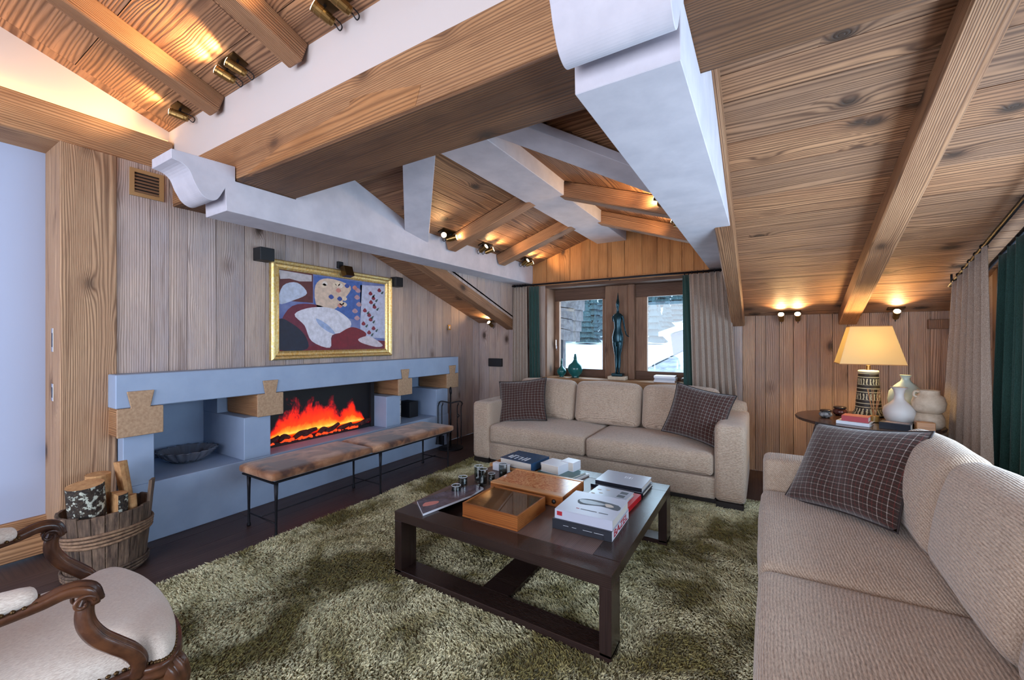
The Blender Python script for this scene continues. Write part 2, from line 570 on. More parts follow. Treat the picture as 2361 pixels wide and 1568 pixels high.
def finish(name, bm, mat, parent=None, smooth=False, loc=None, rot=None, bevel=0.0, seg=2, mats=None, angle=None):
    bmesh.ops.recalc_face_normals(bm, faces=bm.faces)
    me = bpy.data.meshes.new(name)
    bm.to_mesh(me)
    bm.free()
    for m in (mats or [mat]):
        me.materials.append(m)
    if smooth:
        me.shade_smooth()
    o = bpy.data.objects.new(name, me)
    C.objects.link(o)
    if parent:
        o.parent = parent
    if loc is not None:
        o.location = loc
    if rot is not None:
        o.rotation_euler = rot
    if bevel:
        md = o.modifiers.new('bevel', 'BEVEL')
        md.width = bevel
        md.segments = seg
        md.limit_method = 'ANGLE'
        md.angle_limit = math.radians(50)
        if smooth is False and seg > 1:
            me.shade_smooth()
            md.harden_normals = True
    return o


def box(bm, x0, x1, y0, y1, z0, z1, mi=0):
    vs = [bm.verts.new(p) for p in ((x0, y0, z0), (x1, y0, z0), (x1, y1, z0), (x0, y1, z0), (x0, y0, z1), (x1, y0, z1), (x1, y1, z1), (x0, y1, z1))]
    for f in ((0, 3, 2, 1), (4, 5, 6, 7), (0, 1, 5, 4), (1, 2, 6, 5), (2, 3, 7, 6), (3, 0, 4, 7)):
        bm.faces.new([vs[i] for i in f]).material_index = mi


def prism(bm, pts, mapf, t0, t1, mi=0):
    """pts: 2D outline; mapf(u, v, t) -> xyz; extruded between t0 and t1"""
    a = [bm.verts.new(mapf(u, v, t0)) for u, v in pts]
    b = [bm.verts.new(mapf(u, v, t1)) for u, v in pts]
    n = len(pts)
    bm.faces.new(a).material_index = mi
    bm.faces.new(b[::-1]).material_index = mi
    for i in range(n):
        bm.faces.new((a[i], a[(i + 1) % n], b[(i + 1) % n], b[i])).material_index = mi


def boxo(name, mat, parent, x0, x1, y0, y1, z0, z1, bevel=0.0, seg=1, centre=True):
    """a box whose own origin is its centre, so grain follows the piece"""
    bm = BM()
    cx, cy_, cz = (x0 + x1) / 2, (y0 + y1) / 2, (z0 + z1) / 2
    box(bm, x0 - cx, x1 - cx, y0 - cy_, y1 - cy_, z0 - cz, z1 - cz)
    return finish(name, bm, mat, parent, loc=(cx, cy_, cz), bevel=bevel, seg=seg)


def frame_obj(name, mat, parent, pts, thick, O, U, W, N, bevel=0.0):
    """flat board: outline pts (u, w) in the frame O,U,W,N; local x runs along U (the grain)"""
    u0 = sum(p[0] for p in pts) / len(pts)
    w0 = sum(p[1] for p in pts) / len(pts)
    bm = BM()
    prism(bm, [(p[0] - u0, p[1] - w0) for p in pts], lambda u, v, t: (u, v, t), 0, thick)
    o = finish(name, bm, mat, parent, bevel=bevel, seg=1)
    U, W, N, O = V(U), V(W), V(N), V(O)
    mw = Matrix(((U.x, W.x, N.x, 0), (U.y, W.y, N.y, 0), (U.z, W.z, N.z, 0), (0, 0, 0, 1)))
    mw.translation = O + U * u0 + W * w0
    o.matrix_world = mw
    return o


def tube(bm, pts, rad, n=8, closed=False, sec=None, cap=True, mi=0):
    """sweep a (scaled) section along points; rad may be a list"""
    pts = [V(p) for p in pts]
    m = len(pts)
    if not hasattr(rad, '__len__'):
        rad = [rad] * m
    if sec is None:
        sec = [(math.cos(2 * PI * i / n), math.sin(2 * PI * i / n)) for i in range(n)]
    n = len(sec)
    up = V((0, 0, 1))
    t0 = (pts[1] - pts[0]).normalized()
    if abs(t0.dot(up)) > 0.9:
        up = V((0, 1, 0))
    nrm = (up - t0 * up.dot(t0)).normalized()
    rings = []
    for i in range(m):
        if closed:
            t = (pts[(i + 1) % m] - pts[i - 1]).normalized()
        else:
            t = (pts[min(i + 1, m - 1)] - pts[max(i - 1, 0)]).normalized()
        nrm = (nrm - t * nrm.dot(t))
        nrm.normalize()
        bn = t.cross(nrm)
        rings.append([bm.verts.new(pts[i] + (bn * a + nrm * b) * rad[i]) for a, b in sec])
    for i in range(m if closed else m - 1):
        A, B = rings[i], rings[(i + 1) % m]
        for k in range(n):
            bm.faces.new((A[k], A[(k + 1) % n], B[(k + 1) % n], B[k])).material_index = mi
    if not closed and cap:
        bm.faces.new(rings[0][::-1]).material_index = mi
        bm.faces.new(rings[-1]).material_index = mi


def lathe(bm, prof, n=24, c=(0, 0, 0), sx=1.0, sy=1.0, mi=0):
    """prof: list of (r, z)"""
    rings = []
    for r, z in prof:
        if r < 1e-5:
            rings.append([bm.verts.new((c[0], c[1], c[2] + z))])
        else:
            rings.append([bm.verts.new((c[0] + r * sx * math.cos(2 * PI * k / n), c[1] + r * sy * math.sin(2 * PI * k / n), c[2] + z)) for k in range(n)])
    for A, B in zip(rings, rings[1:]):
        for k in range(n):
            a = [A[k % len(A)], A[(k + 1) % len(A)]] if len(A) > 1 else [A[0]]
            b = [B[(k + 1) % len(B)], B[k % len(B)]] if len(B) > 1 else [B[0]]
            if len(a) + len(b) > 2:
                bm.faces.new(a + b).material_index = mi
    if len(rings[0]) > 1:
        bm.faces.new(rings[0][::-1]).material_index = mi
    if len(rings[-1]) > 1:
        bm.faces.new(rings[-1]).material_index = mi


def crom(pts, k=6):
    """Catmull-Rom through points"""
    P = [V(p) for p in pts]
    P = [P[0] * 2 - P[1]] + P + [P[-1] * 2 - P[-2]]
    out = []
    for i in range(1, len(P) - 2):
        for j in range(k):
            t = j / k
            a, b, c, d = P[i - 1], P[i], P[i + 1], P[i + 2]
            out.append(0.5 * ((2 * b) + (c - a) * t + (2 * a - 5 * b + 4 * c - d) * t * t + (3 * b - a - 3 * c + d) * t ** 3))
    out.append(P[-2])
    return out


def softbox(name, mat, parent, x0, x1, y0, y1, z0, z1, r=0.04, top=0.0, front=0.0, n=14, wob=0.0, back=0.0, seed=1):
    """upholstered block: rounded edges, crowned top and bowed front (-y)"""
    cx, cy_, cz = (x0 + x1) / 2, (y0 + y1) / 2, (z0 + z1) / 2
    hx, hy, hz = (x1 - x0) / 2, (y1 - y0) / 2, (z1 - z0) / 2
    bm = BM()
    bmesh.ops.create_cube(bm, size=2.0)
    bmesh.ops.subdivide_edges(bm, edges=bm.edges, cuts=n - 1, use_grid_fill=True)
    rr = min(r, hx, hy, hz)
    from mathutils import noise as mn
    for v in bm.verts:
        u, w, t = v.co
        # denser sampling near the edges
        f = lambda a: math.copysign(1 - (1 - abs(a)) ** 1.5, a)
        p = V((f(u) * hx, f(w) * hy, f(t) * hz))
        q = V((max(-hx + rr, min(hx - rr, p.x)), max(-hy + rr, min(hy - rr, p.y)), max(-hz + rr, min(hz - rr, p.z))))
        d = p - q
        if d.length > 1e-6:
            d = d.normalized() * rr
        p = q + d
        a, b, c = p.x / hx, p.y / hy, p.z / hz
        if top and c > 0:
            p.z += top * c * (1 - a * a) * (1 - b * b)
        if front and b < 0:
            p.y -= front * -b * (1 - a * a) * (1 - c * c)
        if back and b > 0:
            p.y += back * b * (1 - a * a) * (1 - c * c)
        if wob:
            nn = mn.noise(V((p.x * 4 + seed, p.y * 4, p.z * 4)))
            p += V((0, nn, nn)) * wob
        v.co = p
    return finish(name, bm, mat, parent, smooth=True, loc=(cx, cy_, cz))


def pillow(name, w, h, t, mat, parent=None, n=22):
    """scatter cushion in its local XZ plane, with UVs; corners pulled out, edges drawn in"""
    bm = BM()
    uv = bm.loops.layers.uv.new('UVMap')
    grid = {}
    for s in (0, 1):
        for i in range(n + 1):
            for j in range(n + 1):
                u, v = i / n * 2 - 1, j / n * 2 - 1
                if s == 1 and (i in (0, n) or j in (0, n)):
                    grid[1, i, j] = grid[0, i, j]
                    continue
                x = w / 2 * u * (1 - 0.09 * (1 - v * v))
                z = h / 2 * v * (1 - 0.09 * (1 - u * u))
                th = t / 2 * ((1 - abs(u) ** 2.6) * (1 - abs(v) ** 2.6)) ** 0.55
                wr = 0.012 * math.sin(7 * u + 3 * v) * (1 - u * u) * (1 - v * v)
                grid[s, i, j] = bm.verts.new((x, (th + wr) * (1 if s else -1), z))
    for s in (0, 1):
        for i in range(n):
            for j in range(n):
                f = bm.faces.new([grid[s, i, j], grid[s, i + 1, j], grid[s, i + 1, j + 1], grid[s, i, j + 1]])
                for l, (a, b) in zip(f.loops, ((i, j), (i + 1, j), (i + 1, j + 1), (i, j + 1))):
                    l[uv].uv = (a / n, b / n)
    o = finish(name, bm, mat, parent, smooth=True)
    return o


def tag(o, label=None, cat=None, group=None, kind=None):
    if label:
        o['label'] = label
    if cat:
        o['category'] = cat
    if group:
        o['group'] = group
    if kind:
        o['kind'] = kind
    return o


def thing(name, label, cat, loc=(0, 0, 0), rz=0.0, group=None):
    o = bpy.data.objects.new(name, None)
    o.empty_display_size = 0.1
    C.objects.link(o)
    o.location = loc
    o.rotation_euler = (0, 0, rz)
    return tag(o, label, cat, group)


def copy_tree(o, parent=None):
    c = o.copy()
    C.objects.link(c)
    c.parent = parent
    for ch in list(o.children):
        copy_tree(ch, c)
    return c


def text(name, body, size, mat, parent, loc, rot, width=1.0, bold=0.0):
    cu = bpy.data.curves.new(name, 'FONT')
    cu.body = body
    cu.size = size
    cu.extrude = 0.0004
    cu.offset = bold
    cu.align_x = 'CENTER'
    cu.align_y = 'CENTER'
    t = bpy.data.objects.new(name, cu)
    C.objects.link(t)
    bpy.context.view_layer.update()
    me = bpy.data.meshes.new_from_object(t.evaluated_get(bpy.context.evaluated_depsgraph_get()))
    bpy.data.objects.remove(t)
    me.materials.clear()
    me.materials.append(mat)
    o = bpy.data.objects.new(name, me)
    C.objects.link(o)
    o.parent = parent
    o.location = loc
    o.rotation_euler = rot
    o.scale = (width, 1, 1)
    return o


# ------------------------------------------------------------------ roof geometry
YW = 5.15            # gable window wall
XL = -3.74           # fireplace wall
XR = 1.45            # glazed right wall
YB = -2.5
TS = 0.342           # roof pitch (tangent)
LS = math.sqrt(1 + TS * TS)
CS, SN = 1 / LS, TS / LS
PLI, PLO = -2.80, -3.07      # left plate inner / outer face
PRI, PRO = -0.52, -0.20      # right plate
XC = -1.66                   # dormer ridge line
ZE = 2.45                    # dormer eave


def zr(y):
    return 1.66 + TS * (YW - y)


def zd(x):
    return ZE + TS * (min(x - PLI, PRI - x))


def yval(x):
    return YW - (zd(x) - 1.66) / TS


def struct(name, bm, mat, **k):
    o = finish(name, bm, mat, **k)
    o['kind'] = 'structure'
    return o


# ---- floor
bm = BM()
box(bm, XL - 0.7, XR, YB, YW + 0.05, -0.10, -0.02)
floor = struct('floor', bm, M['floor'])
xx = XL
row = 0
while xx < XR - 0.01:
    w = min(0.24, XR - xx)
    y = YB - (row % 3) * 0.7
    while y < YW:
        y1 = min(y + 2.1, YW)
        ya = max(y, YB)
        if y1 > ya:
            frame_obj('plank', M['floor'], floor, [(ya + 0.001, xx + 0.001), (y1 - 0.001, xx + 0.001), (y1 - 0.001, xx + w - 0.001), (ya + 0.001, xx + w - 0.001)], 0.02,
                      (0, 0, -0.02), (0, 1, 0), (1, 0, 0), (0, 0, 1))
        y = y1 if y1 < YW else YW + 1
    xx += w
    row += 1

# ---- ceiling: main slope
bm = BM()
prism(bm, [(YB - .1, zr(YB - .1) + 0.03), (YW + .08, zr(YW + .08) + 0.03), (YW + .08, zr(YW + .08) + 0.05), (YB - .1, zr(YB - .1) + 0.05)], lambda u, v, t: (t, u, v), XL - 0.8, PLO)
prism(bm, [(YB - .1, zr(YB - .1) + 0.03), (YW + .08, zr(YW + .08) + 0.03), (YW + .08, zr(YW + .08) + 0.05), (YB - .1, zr(YB - .1) + 0.05)], lambda u, v, t: (t, u, v), PRO - 0.09, XR + 0.12)
for k in range(24):
    xa = PLO + (PRO - 0.09 - PLO) * k / 24
    xb = PLO + (PRO - 0.09 - PLO) * (k + 1) / 24
    ye = yval(min(max((xa + xb) / 2, PLI), PRI)) + 0.02
    prism(bm, [(YB, zr(YB) + 0.03), (ye, zr(ye) + 0.03), (ye, zr(ye) + 0.05), (YB, zr(YB) + 0.05)], lambda u, v, t: (t, u, v), xa, xb)
ceiling = struct('ceiling', bm, M['darkback'])
# slope frame: u along X, w up the slope from the eave
SO, SU, SW, SNn = (0, YW, 1.66), (1, 0, 0), (0, -CS, SN), (0, SN, CS)
ys = [5.15, 4.93, 4.72, 4.39, 4.156, 3.884, 3.625, 3.396, 3.145, 2.875, 2.647, 2.368, 2.21, 1.98, 1.70, 1.42, 1.144, 0.79, 0.45, 0.1, -0.25, -0.6, -1.0, -1.4, -1.8, -2.2, -2.5]
for a, b in zip(ys, ys[1:]):
    w0, w1 = (YW - a) / CS, (YW - b) / CS
    g = 0.0018
    segs = [[XL, PLO], [PRO - 0.04, XR]]
    if a <= 1.5:
        segs = [[XL, -2.2 + RN.uniform(-.3, .3)], None, [0.2, XR]]
        segs[1] = [segs[0][1], RN.uniform(-0.4, 0.2)]
        segs[2][0] = segs[1][1]
    for s in segs:
        dz = RN.uniform(0, 0.003)
        frame_obj('plank', M['ceil'], ceiling, [(s[0] + g, w0 + g), (s[1] - g, w0 + g), (s[1] - g, w1 - g), (s[0] + g, w1 - g)], 0.022, V(SO) - V(SNn) * dz, SU, SW, SNn)
    if 1.5 < a <= 3.2:
        # the piece of main slope between the plates, cut by the valleys
        def xl(y): return PLI + max(0.0, (2.86 - y))
        aa, bb = min(a, 2.86), max(b, 1.70)
        if aa > bb:
            ww0, ww1 = (YW - aa) / CS, (YW - bb) / CS
            frame_obj('plank', M['dorm'], ceiling, [(PLI, ww0 + g), (xl(aa) + 0.02, ww0 + g), (min(xl(bb) + 0.02, XC), ww1 - g), (PLI, ww1 - g)], 0.022, SO, SU, SW, SNn)
            frame_obj('plank', M['dorm'], ceiling, [(PRI, ww0 + g), (PRI - (xl(aa) - PLI) - 0.02, ww0 + g), (max(PRI - (xl(bb) - PLI) - 0.02, XC), ww1 - g), (PRI, ww1 - g)], 0.022, SO, SU, SW, SNn)

# ---- dormer ceiling: planks along Y on two slopes
bm = BM()
for sgn in (1, -1):
    x_e = PLI if sgn == 1 else PRI
    for k in range(10):
        xa = x_e + sgn * (XC - PLI) * k / 10
        xb = x_e + sgn * (XC - PLI) * (k + 1) / 10
        ya = yval((xa + xb) / 2) - 0.05
        if k == 0:
            xa = x_e - sgn * 0.30
        vs = [bm.verts.new(p) for p in ((xa, ya, zd(xa) + 0.03), (xb, ya, zd(xb) + 0.03), (xb, YW + 0.08, zd(xb) + 0.03), (xa, YW + 0.08, zd(xa) + 0.03))]
        bm.faces.new(vs)
dceil = struct('ceiling_dormer', bm, M['darkback'])
wd = (XC - PLI) / CS
edges = [0, 0.17, 0.36, 0.53, 0.73, 0.92, 1.06, wd]
for sgn in (1, -1):
    O = (PLI, 0, ZE) if sgn == 1 else (PRI, 0, ZE)
    W = (sgn * CS, 0, SN)
    N = (-sgn * SN, 0, CS)
    for e0, e1 in zip(edges, edges[1:]):
        g = 0.002
        yv0 = 2.86 - e0 * CS + 0.0
        yv1 = 2.86 - e1 * CS + 0.0
        frame_obj('plank', M['dorm'], dceil, [(yv0 - 0.02, e0 + g), (YW, e0 + g), (YW, e1 - g), (yv1 - 0.02, e1 - g)], 0.022, V(O) - V(N) * RN.uniform(0, .003), (0, 1, 0), W, N)

# ---- fireplace wall with vertical planks
bm = BM()
prism(bm, [(0.75, 0.0), (0.75, 2.63), (1.34, 2.63), (1.34, zr(1.34) + .045), (YW + .05, zr(YW) + .045), (YW + .05, 0.0)], lambda u, v, t: (t, u, v), XL - 0.76, XL - 0.70)
prism(bm, [(0.98, 1.1), (0.98, 2.63), (1.34, 2.63), (1.34, zr(1.34) + .04), (YW + .05, zr(YW) + .04), (YW + .05, 0.0), (4.30, 0.0), (4.30, 1.1)], lambda u, v, t: (t, u, v), XL - 0.06, XL - 0.022)
wall_l = struct('wall_left', bm, M['darkback'])
yb = [0.985, 1.168, 1.277, 1.389, 1.581, 1.797, 1.964, 2.14, 2.317, 2.48, 2.641, 2.81, 2.987, 3.18, 3.385, 3.589, 3.734, 3.87, 4.006, 4.17, 4.30, 4.485, 4.66, 4.83, 5.0, 5.15]
for a, b in zip(yb, yb[1:]):
    z0 = 1.12 if b < 4.301 else 0.0
    ta = 2.64 if a < 1.29 else zr(a)
    tb = 2.64 if a < 1.29 else zr(b)
    g = 0.0015
    frame_obj('plank', M['wall'], wall_l, [(z0, a + g), (z0, b - g), (tb, b - g), (ta, a + g)], 0.022, (XL - 0.022 + RN.uniform(-.002, .002), 0, 0), (0, 0, 1), (0, 1, 0), (1, 0, 0), bevel=0.0015)
boxo('post', M['post'], wall_l, XL - 0.36, XL + 0.02, 0.72, 0.985, 0.0, 2.64, bevel=0.006)

# pale recess left of the post, with a raised wooden sill
bm = BM()
box(bm, -4.12, -4.06, -1.6, 0.74, 0.25, 2.70)
struct('wall_recess', bm, M['bluepanel'])
bm = BM()
box(bm, -4.20, -4.03, -1.6, 0.75, 0.0, 0.25)
struct('trim_recess_sill', bm, M['beamy'], bevel=0.006, seg=1)
bm = BM()
box(bm, -4.15, XL - 0.02, YB, -1.6, 0.0, 2.64)
struct('wall_left_rear', bm, M['plaster'])

# cornice, plaster band with cove light
corn = tag(boxo('trim_cornice', M['beamy'], None, XL - 0.36, XL, YB, 1.30, 2.635, 2.862, bevel=0.005), kind='structure')
bm = BM()
prism(bm, [(YB, 2.80), (YB, zr(YB) + 0.02), (1.32, zr(1.32) + 0.02), (1.32, 2.80)], lambda u, v, t: (t, u, v), XL - 0.14, XL - 0.10)
struct('wall_left_upper', bm, M['plasterw'])
bm = BM()
prism(bm, [(YB, zr(YB) - 0.002), (1.31, zr(1.31) - 0.002), (1.31, zr(1.31) + 0.02), (YB, zr(YB) + 0.02)], lambda u, v, t: (t, u, v), XL - 0.12, XL + 0.001)
struct('trim_ceiling_edge', bm, M['ceil'])
led = thing('cove_light', 'warm glowing light strip hidden behind the wooden cornice on the left wall', 'light', (XL - 0.05, -0.6, 2.862))
bm = BM()
box(bm, -0.02, 0.02, -1.7, 1.88, 0.002, 0.012)
finish('light_strip', bm, M['ledstrip'], led)
area('cove_glow', (XL - 0.05, -0.55, 2.885), (PI, 0, 0), 0.04, 3.6, 2.6, (1.0, 0.5, 0.16))

# ---- gable window wall, vertical planks
bm = BM()
box(bm, XL - 0.05, PLO, YW + 0.022, YW + 0.06, 0, 1.70)
box(bm, PLO, -2.60, YW + 0.022, YW + 0.06, 0, 2.3)
box(bm, -2.60, -0.74, YW + 0.022, YW + 0.06, 0, 0.80)
box(bm, -0.74, PRO, YW + 0.022, YW + 0.06, 0, 2.3)
box(bm, PRO, XR + 0.05, YW + 0.022, YW + 0.06, 0, 1.70)
prism(bm, [(PLO, 2.17), (PRO, 2.17), (PRO, 2.4), (PRI, ZE + 0.03), (XC, zd(XC) + 0.04), (PLI, ZE + 0.03), (PLO, 2.4)], lambda u, v, t: (u, t, v), YW + 0.022, YW + 0.06)
wall_w = struct('wall_back', bm, M['darkback'])


def vplank(x0, x1, z0, ta, tb, mat):
    g = 0.0015
    frame_obj('plank', mat, wall_w, [(z0, x0 + g), (z0, x1 - g), (tb, x1 - g), (ta, x0 + g)], 0.022, (0, YW + 0.022 + RN.uniform(-.002, .002), 0), (0, 0, 1), (1, 0, 0), (0, -1, 0), bevel=0.0015)


cuts = [XL, -3.55, -3.36, -3.2, PLO]
for a, b in zip(cuts, cuts[1:]):
    vplank(a, b, 0, 1.665, 1.665, M['wall'])
cuts = [PLO, -2.92, PLI, -2.60]
for a, b in zip(cuts, cuts[1:]):
    vplank(a, b, 0, 2.2, 2.2, M['wall'])
cuts = [-2.6, -2.35, -2.1, -1.86, -1.6, -1.35, -1.1, -0.74]
for a, b in zip(cuts, cuts[1:]):
    vplank(a, b, 0, 0.79, 0.79, M['wall'])
cuts = [-0.74, -0.5, -0.33, PRO]
for a, b in zip(cuts, cuts[1:]):
    vplank(a, b, 0, 2.2, 2.2, M['wall'])
cuts = [PRO, -0.08, 0.014, 0.138, 0.26, 0.372, 0.48, 0.582, 0.70, 0.86, 1.0, 1.14, 1.28, XR]
for a, b in zip(cuts, cuts[1:]):
    vplank(a, b, 0, 1.665, 1.665, M['wallw'])
cuts = [PLI, -2.584, -2.385, -2.23, -2.07, -1.95, -1.831, -1.715, XC, -1.492, -1.278, -1.099, -0.95, -0.82, -0.689, PRI]
for a, b in zip(cuts, cuts[1:]):
    vplank(a, b, 2.17, zd(a), zd(b), M['gable'])
tag(boxo('trim_gable_ledge', M['beamx'], None, PLI, PRI, YW - 0.03, YW, 2.155, 2.20, bevel=0.004), kind='structure')

# dormer cheeks below the plates
for side, xc_, nx in (('left', PLO, 1), ('right', PRO - 0.1, -1)):
    bm = BM()
    yy = 3.62
    prism(bm, [(yy, 2.19), (YW, zr(YW) - 0.02), (YW, 2.19)], lambda u, v, t: (t, u, v), xc_ - nx * 0.05, xc_ - nx * 0.022)
    ck = struct('wall_cheek_' + side, bm, M['darkback'])
    e = [3.62, 3.82, 3.99, 4.18, 4.36, 4.55, 4.73, 4.9, 5.15]
    for a, b in zip(e, e[1:]):
        g = 0.0015
        frame_obj('plank', M['wall'], ck, [(zr(a) - 0.02, a + g), (zr(b) - 0.02, b - g), (2.195, b - g), (2.195, a + g)], 0.022, (xc_ - nx * 0.022, 0, 0), (0, 0, 1), (0, 1, 0), (nx, 0, 0))

# ---- right wall: glazed, behind the curtains
bm = BM()
box(bm, XR, XR + 0.06, YB, 0.6, 0, 3.2)
box(bm, XR, XR + 0.06, 4.45, YW + 0.05, 0, 1.92)
box(bm, XR, XR + 0.06, 0.6, 4.45, 0, 0.28)
prism(bm, [(0.6, 2.0), (3.9, 2.0), (4.45, 1.75), (4.45, zr(4.45)), (0.6, zr(0.6))], lambda u, v, t: (t, u, v), XR, XR + 0.06)
struct('wall_right', bm, M['wall'])
bm = BM()
box(bm, XR + 0.03, XR + 0.038, 0.6, 4.45, 0.28, 2.0)
w2 = struct('window_2', bm, M['glass'])
for a in (0.6, 1.55, 2.5, 3.45, 4.38):
    boxo('window_frame', M['winz'], w2, XR - 0.01, XR + 0.06, a, a + 0.07, 0.28, 2.0)
boxo('window_frame', M['win'], w2, XR - 0.01, XR + 0.06, 0.6, 4.45, 0.22, 0.30)

# ---- rear wall behind the camera, with an unseen opening added for fill light
bm = BM()
box(bm, -4.2, -3.4, YB - 0.06, YB, 0, 4.3)
box(bm, 0.8, XR + 0.06, YB - 0.06, YB, 0, 4.3)
box(bm, -3.4, 0.8, YB - 0.06, YB, 0, 0.4)
box(bm, -3.4, 0.8, YB - 0.06, YB, 2.6, 4.3)
struct('wall_front', bm, M['wall'])

# ------------------------------------------------------------------ white dormer plates with corbel ends
corbel = [(0.965, 2.462), (0.965, 2.408), (1.015, 2.398), (1.05, 2.369), (1.071, 2.316), (1.085, 2.29), (1.101, 2.262), (1.12, 2.243), (1.145, 2.231), (1.168, 2.231), (1.19, 2.244), (1.207, 2.27), (1.222, 2.300), (1.234, 2.325), (1.24, 2.19)]
cc = [(p.x, p.y) for p in crom([(a, b, 0) for a, b in corbel[1:14]], 3)]
corbel = corbel[:1] + cc + corbel[14:]
prof = corbel + [(YW, 2.19), (YW, ZE), (2.86, ZE), (1.68, zr(1.68)), (1.68, 2.385), (1.29, 2.385), (1.29, 2.476)]
for side, a, b in (('left', PLO, PLI), ('right', PRI, PRO)):
    bm = BM()
    pr_ = prof if side == 'left' else [(p[0] + (0.16 * max(0, (1.24 - p[0])) * 0 if 1 else 0), p[1]) for p in prof]
    prism(bm, pr_, lambda u, v, t: (t, u, v), a, b)
    o = finish('roof_plate', bm, M['plaster'], bevel=0.004, seg=1)
    tag(o, 'white plastered roof beam with a curved corbel end, over the ' + ('fireplace' if side == 'left' else 'coffee table'), 'beam', 'white plastered beams either side of the dormer')

# tie beam and the plaster above
o = boxo('tie_beam', M['beamx'], None, XL, XR, 1.295, 1.674, 2.404, 2.668, bevel=0.006, seg=2)
sf = boxo('underside_board', M['tiedark'], o, XL, XR, 1.297, 1.674, 2.388, 2.404, bevel=0.004)  # underside board has a darker wood tone than the beam faces
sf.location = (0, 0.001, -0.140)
tag(sf, 'darker wood underside')
bm = BM()
pp = [(-2.66, 2.407), (-2.30, 2.485), (-2.05, 2.495), (-1.715, 2.53), (-1.71, 2.557), (-1.65, 2.558), (-1.515, 2.54), (-1.245, 2.485), (-1.276, 2.407)]
prism(bm, [(p[0] + 1.145, p[1] - 2.536) for p in pp], lambda u, v, t: (u, t, v), -0.1912, -0.188)
ptc = finish('repair_patch', bm, M['patch'], o)
tag(ptc, 'warmer toned inlaid patch')
tag(o, 'massive rough brown timber tie beam crossing the room under the white plaster band', 'beam')
bm = BM()
prism(bm, [(1.31, 2.668), (1.31, zr(1.31)), (1.45, zr(1.45)), (1.45, 2.668)], lambda u, v, t: (t, u, v), XL - 0.12, PRO)
struct('wall_truss', bm, M['plasterw'])

# valley boards (white) and ridge beam (white)
for sgn in (1, -1):
    bm = BM()
    x_e = PLI if sgn == 1 else PRI
    A = V((x_e, 2.86, ZE))
    B = V((XC, 2.86 - (XC - PLI), zd(XC)))
    dr = (B - A).normalized()
    side_ = dr.cross(V((0, 0, 1))).normalized()
    A = A - dr * 0.10
    B = B + dr * 0.02
    hw = 0.11
    vs = []
    for P in (A, B):
        for s_, z_ in ((-hw, -0.015), (hw, -0.015), (hw, -0.075), (-hw, -0.075)):
            vs.append(bm.verts.new(P + side_ * s_ + V((0, 0, z_))))
    for f in ((0, 1, 2, 3), (4, 5, 6, 7), (0, 1, 5, 4), (1, 2, 6, 5), (2, 3, 7, 6), (3, 0, 4, 7)):
        bm.faces.new([vs[i] for i in f])
    o = finish('valley_board', bm, M['plaster'], bevel=0.003, seg=1)
    tag(o, 'flat white board covering the ' + ('left' if sgn == 1 else 'right') + ' valley of the dormer ceiling behind the tie beam', 'beam', 'white valley boards of the dormer')
o = boxo('ridge_beam', M['plaster'], None, XC - 0.19, XC + 0.19, 1.74, YW, 2.648, 2.86, bevel=0.004)
tag(o, 'broad white ridge beam running down the middle of the dormer ceiling', 'beam')

# ---- rafters under the main slope
RD = 0.13


def rafter(x0, x1, ya, yb_, label, depth=RD, group='timber rafters under the roof slope'):
    cx = (x0 + x1) / 2
    L = (ya - yb_) / CS
    bm = BM()
    box(bm, -L / 2, L / 2, -(x1 - x0) / 2, (x1 - x0) / 2, -depth * CS, 0.0)
    o = finish('rafter', bm, M['rafter'], bevel=0.008, seg=1)
    ym = (ya + yb_) / 2
    U = V((0, -CS, SN)); N = V(SNn); W = N.cross(U)
    mw = Matrix(((U.x, W.x, N.x, 0), (U.y, W.y, N.y, 0), (U.z, W.z, N.z, 0), (0, 0, 0, 1)))
    mw.translation = V((cx, ym, zr(ym)))
    o.matrix_world = mw
    return tag(o, label, 'rafter', group)


rafter(-3.085, -2.972, 1.31, YB, 'timber rafter at the upper left of the picture, next to the cove-lit plaster')
rafter(-2.182, -2.065, 1.31, YB, 'timber rafter at the top left, second from the cove-lit plaster')
rafter(-1.23, -1.11, 1.31, YB, 'timber rafter above the white plaster band, outside the top of the picture')
rafter(-3.205, PLO + 0.005, 5.14, 1.68, 'sloping timber rafter under the left white beam, right of the gilt-framed picture')
rafter(-0.30, PRO + 0.022, 5.14, 1.68, 'sloping timber rafter hugging the right white beam beside the window curtain')
rafter(0.62, 0.76, 5.14, 1.68, 'sloping timber rafter above the table lamp, with a big grey knot')
o = rafter(0.62, 0.76, 1.29, YB, 'continuation of the lamp-side rafter in front of the tie beam')
rafter(-0.30, PRO + 0.022, 1.29, YB, 'rafter in front of the tie beam on the right of the white beam')


def drafter(y0, y1, sgn, label):
    """dormer rafter from plate to ridge"""
    x0, x1 = (PLI, XC - 0.19) if sgn == 1 else (PRI, XC + 0.19)
    L = abs(x1 - x0) / CS
    bm = BM()
    box(bm, -L / 2 - 0.01, L / 2 + 0.01, -(y1 - y0) / 2, (y1 - y0) / 2, -0.135, -0.002)
    o = finish('dormer_rafter', bm, M['rafter'], bevel=0.014, seg=2)
    xm = (x0 + x1) / 2
    U = V((sgn * CS, 0, SN)); N = V((-sgn * SN, 0, CS)); W = N.cross(U)
    mw = Matrix(((U.x, W.x, N.x, 0), (U.y, W.y, N.y, 0), (U.z, W.z, N.z, 0), (0, 0, 0, 1)))
    mw.translation = V((xm, (y0 + y1) / 2, zd(xm)))
    o.matrix_world = mw
    tag(o, label, 'rafter', 'short rafters of the dormer ceiling')


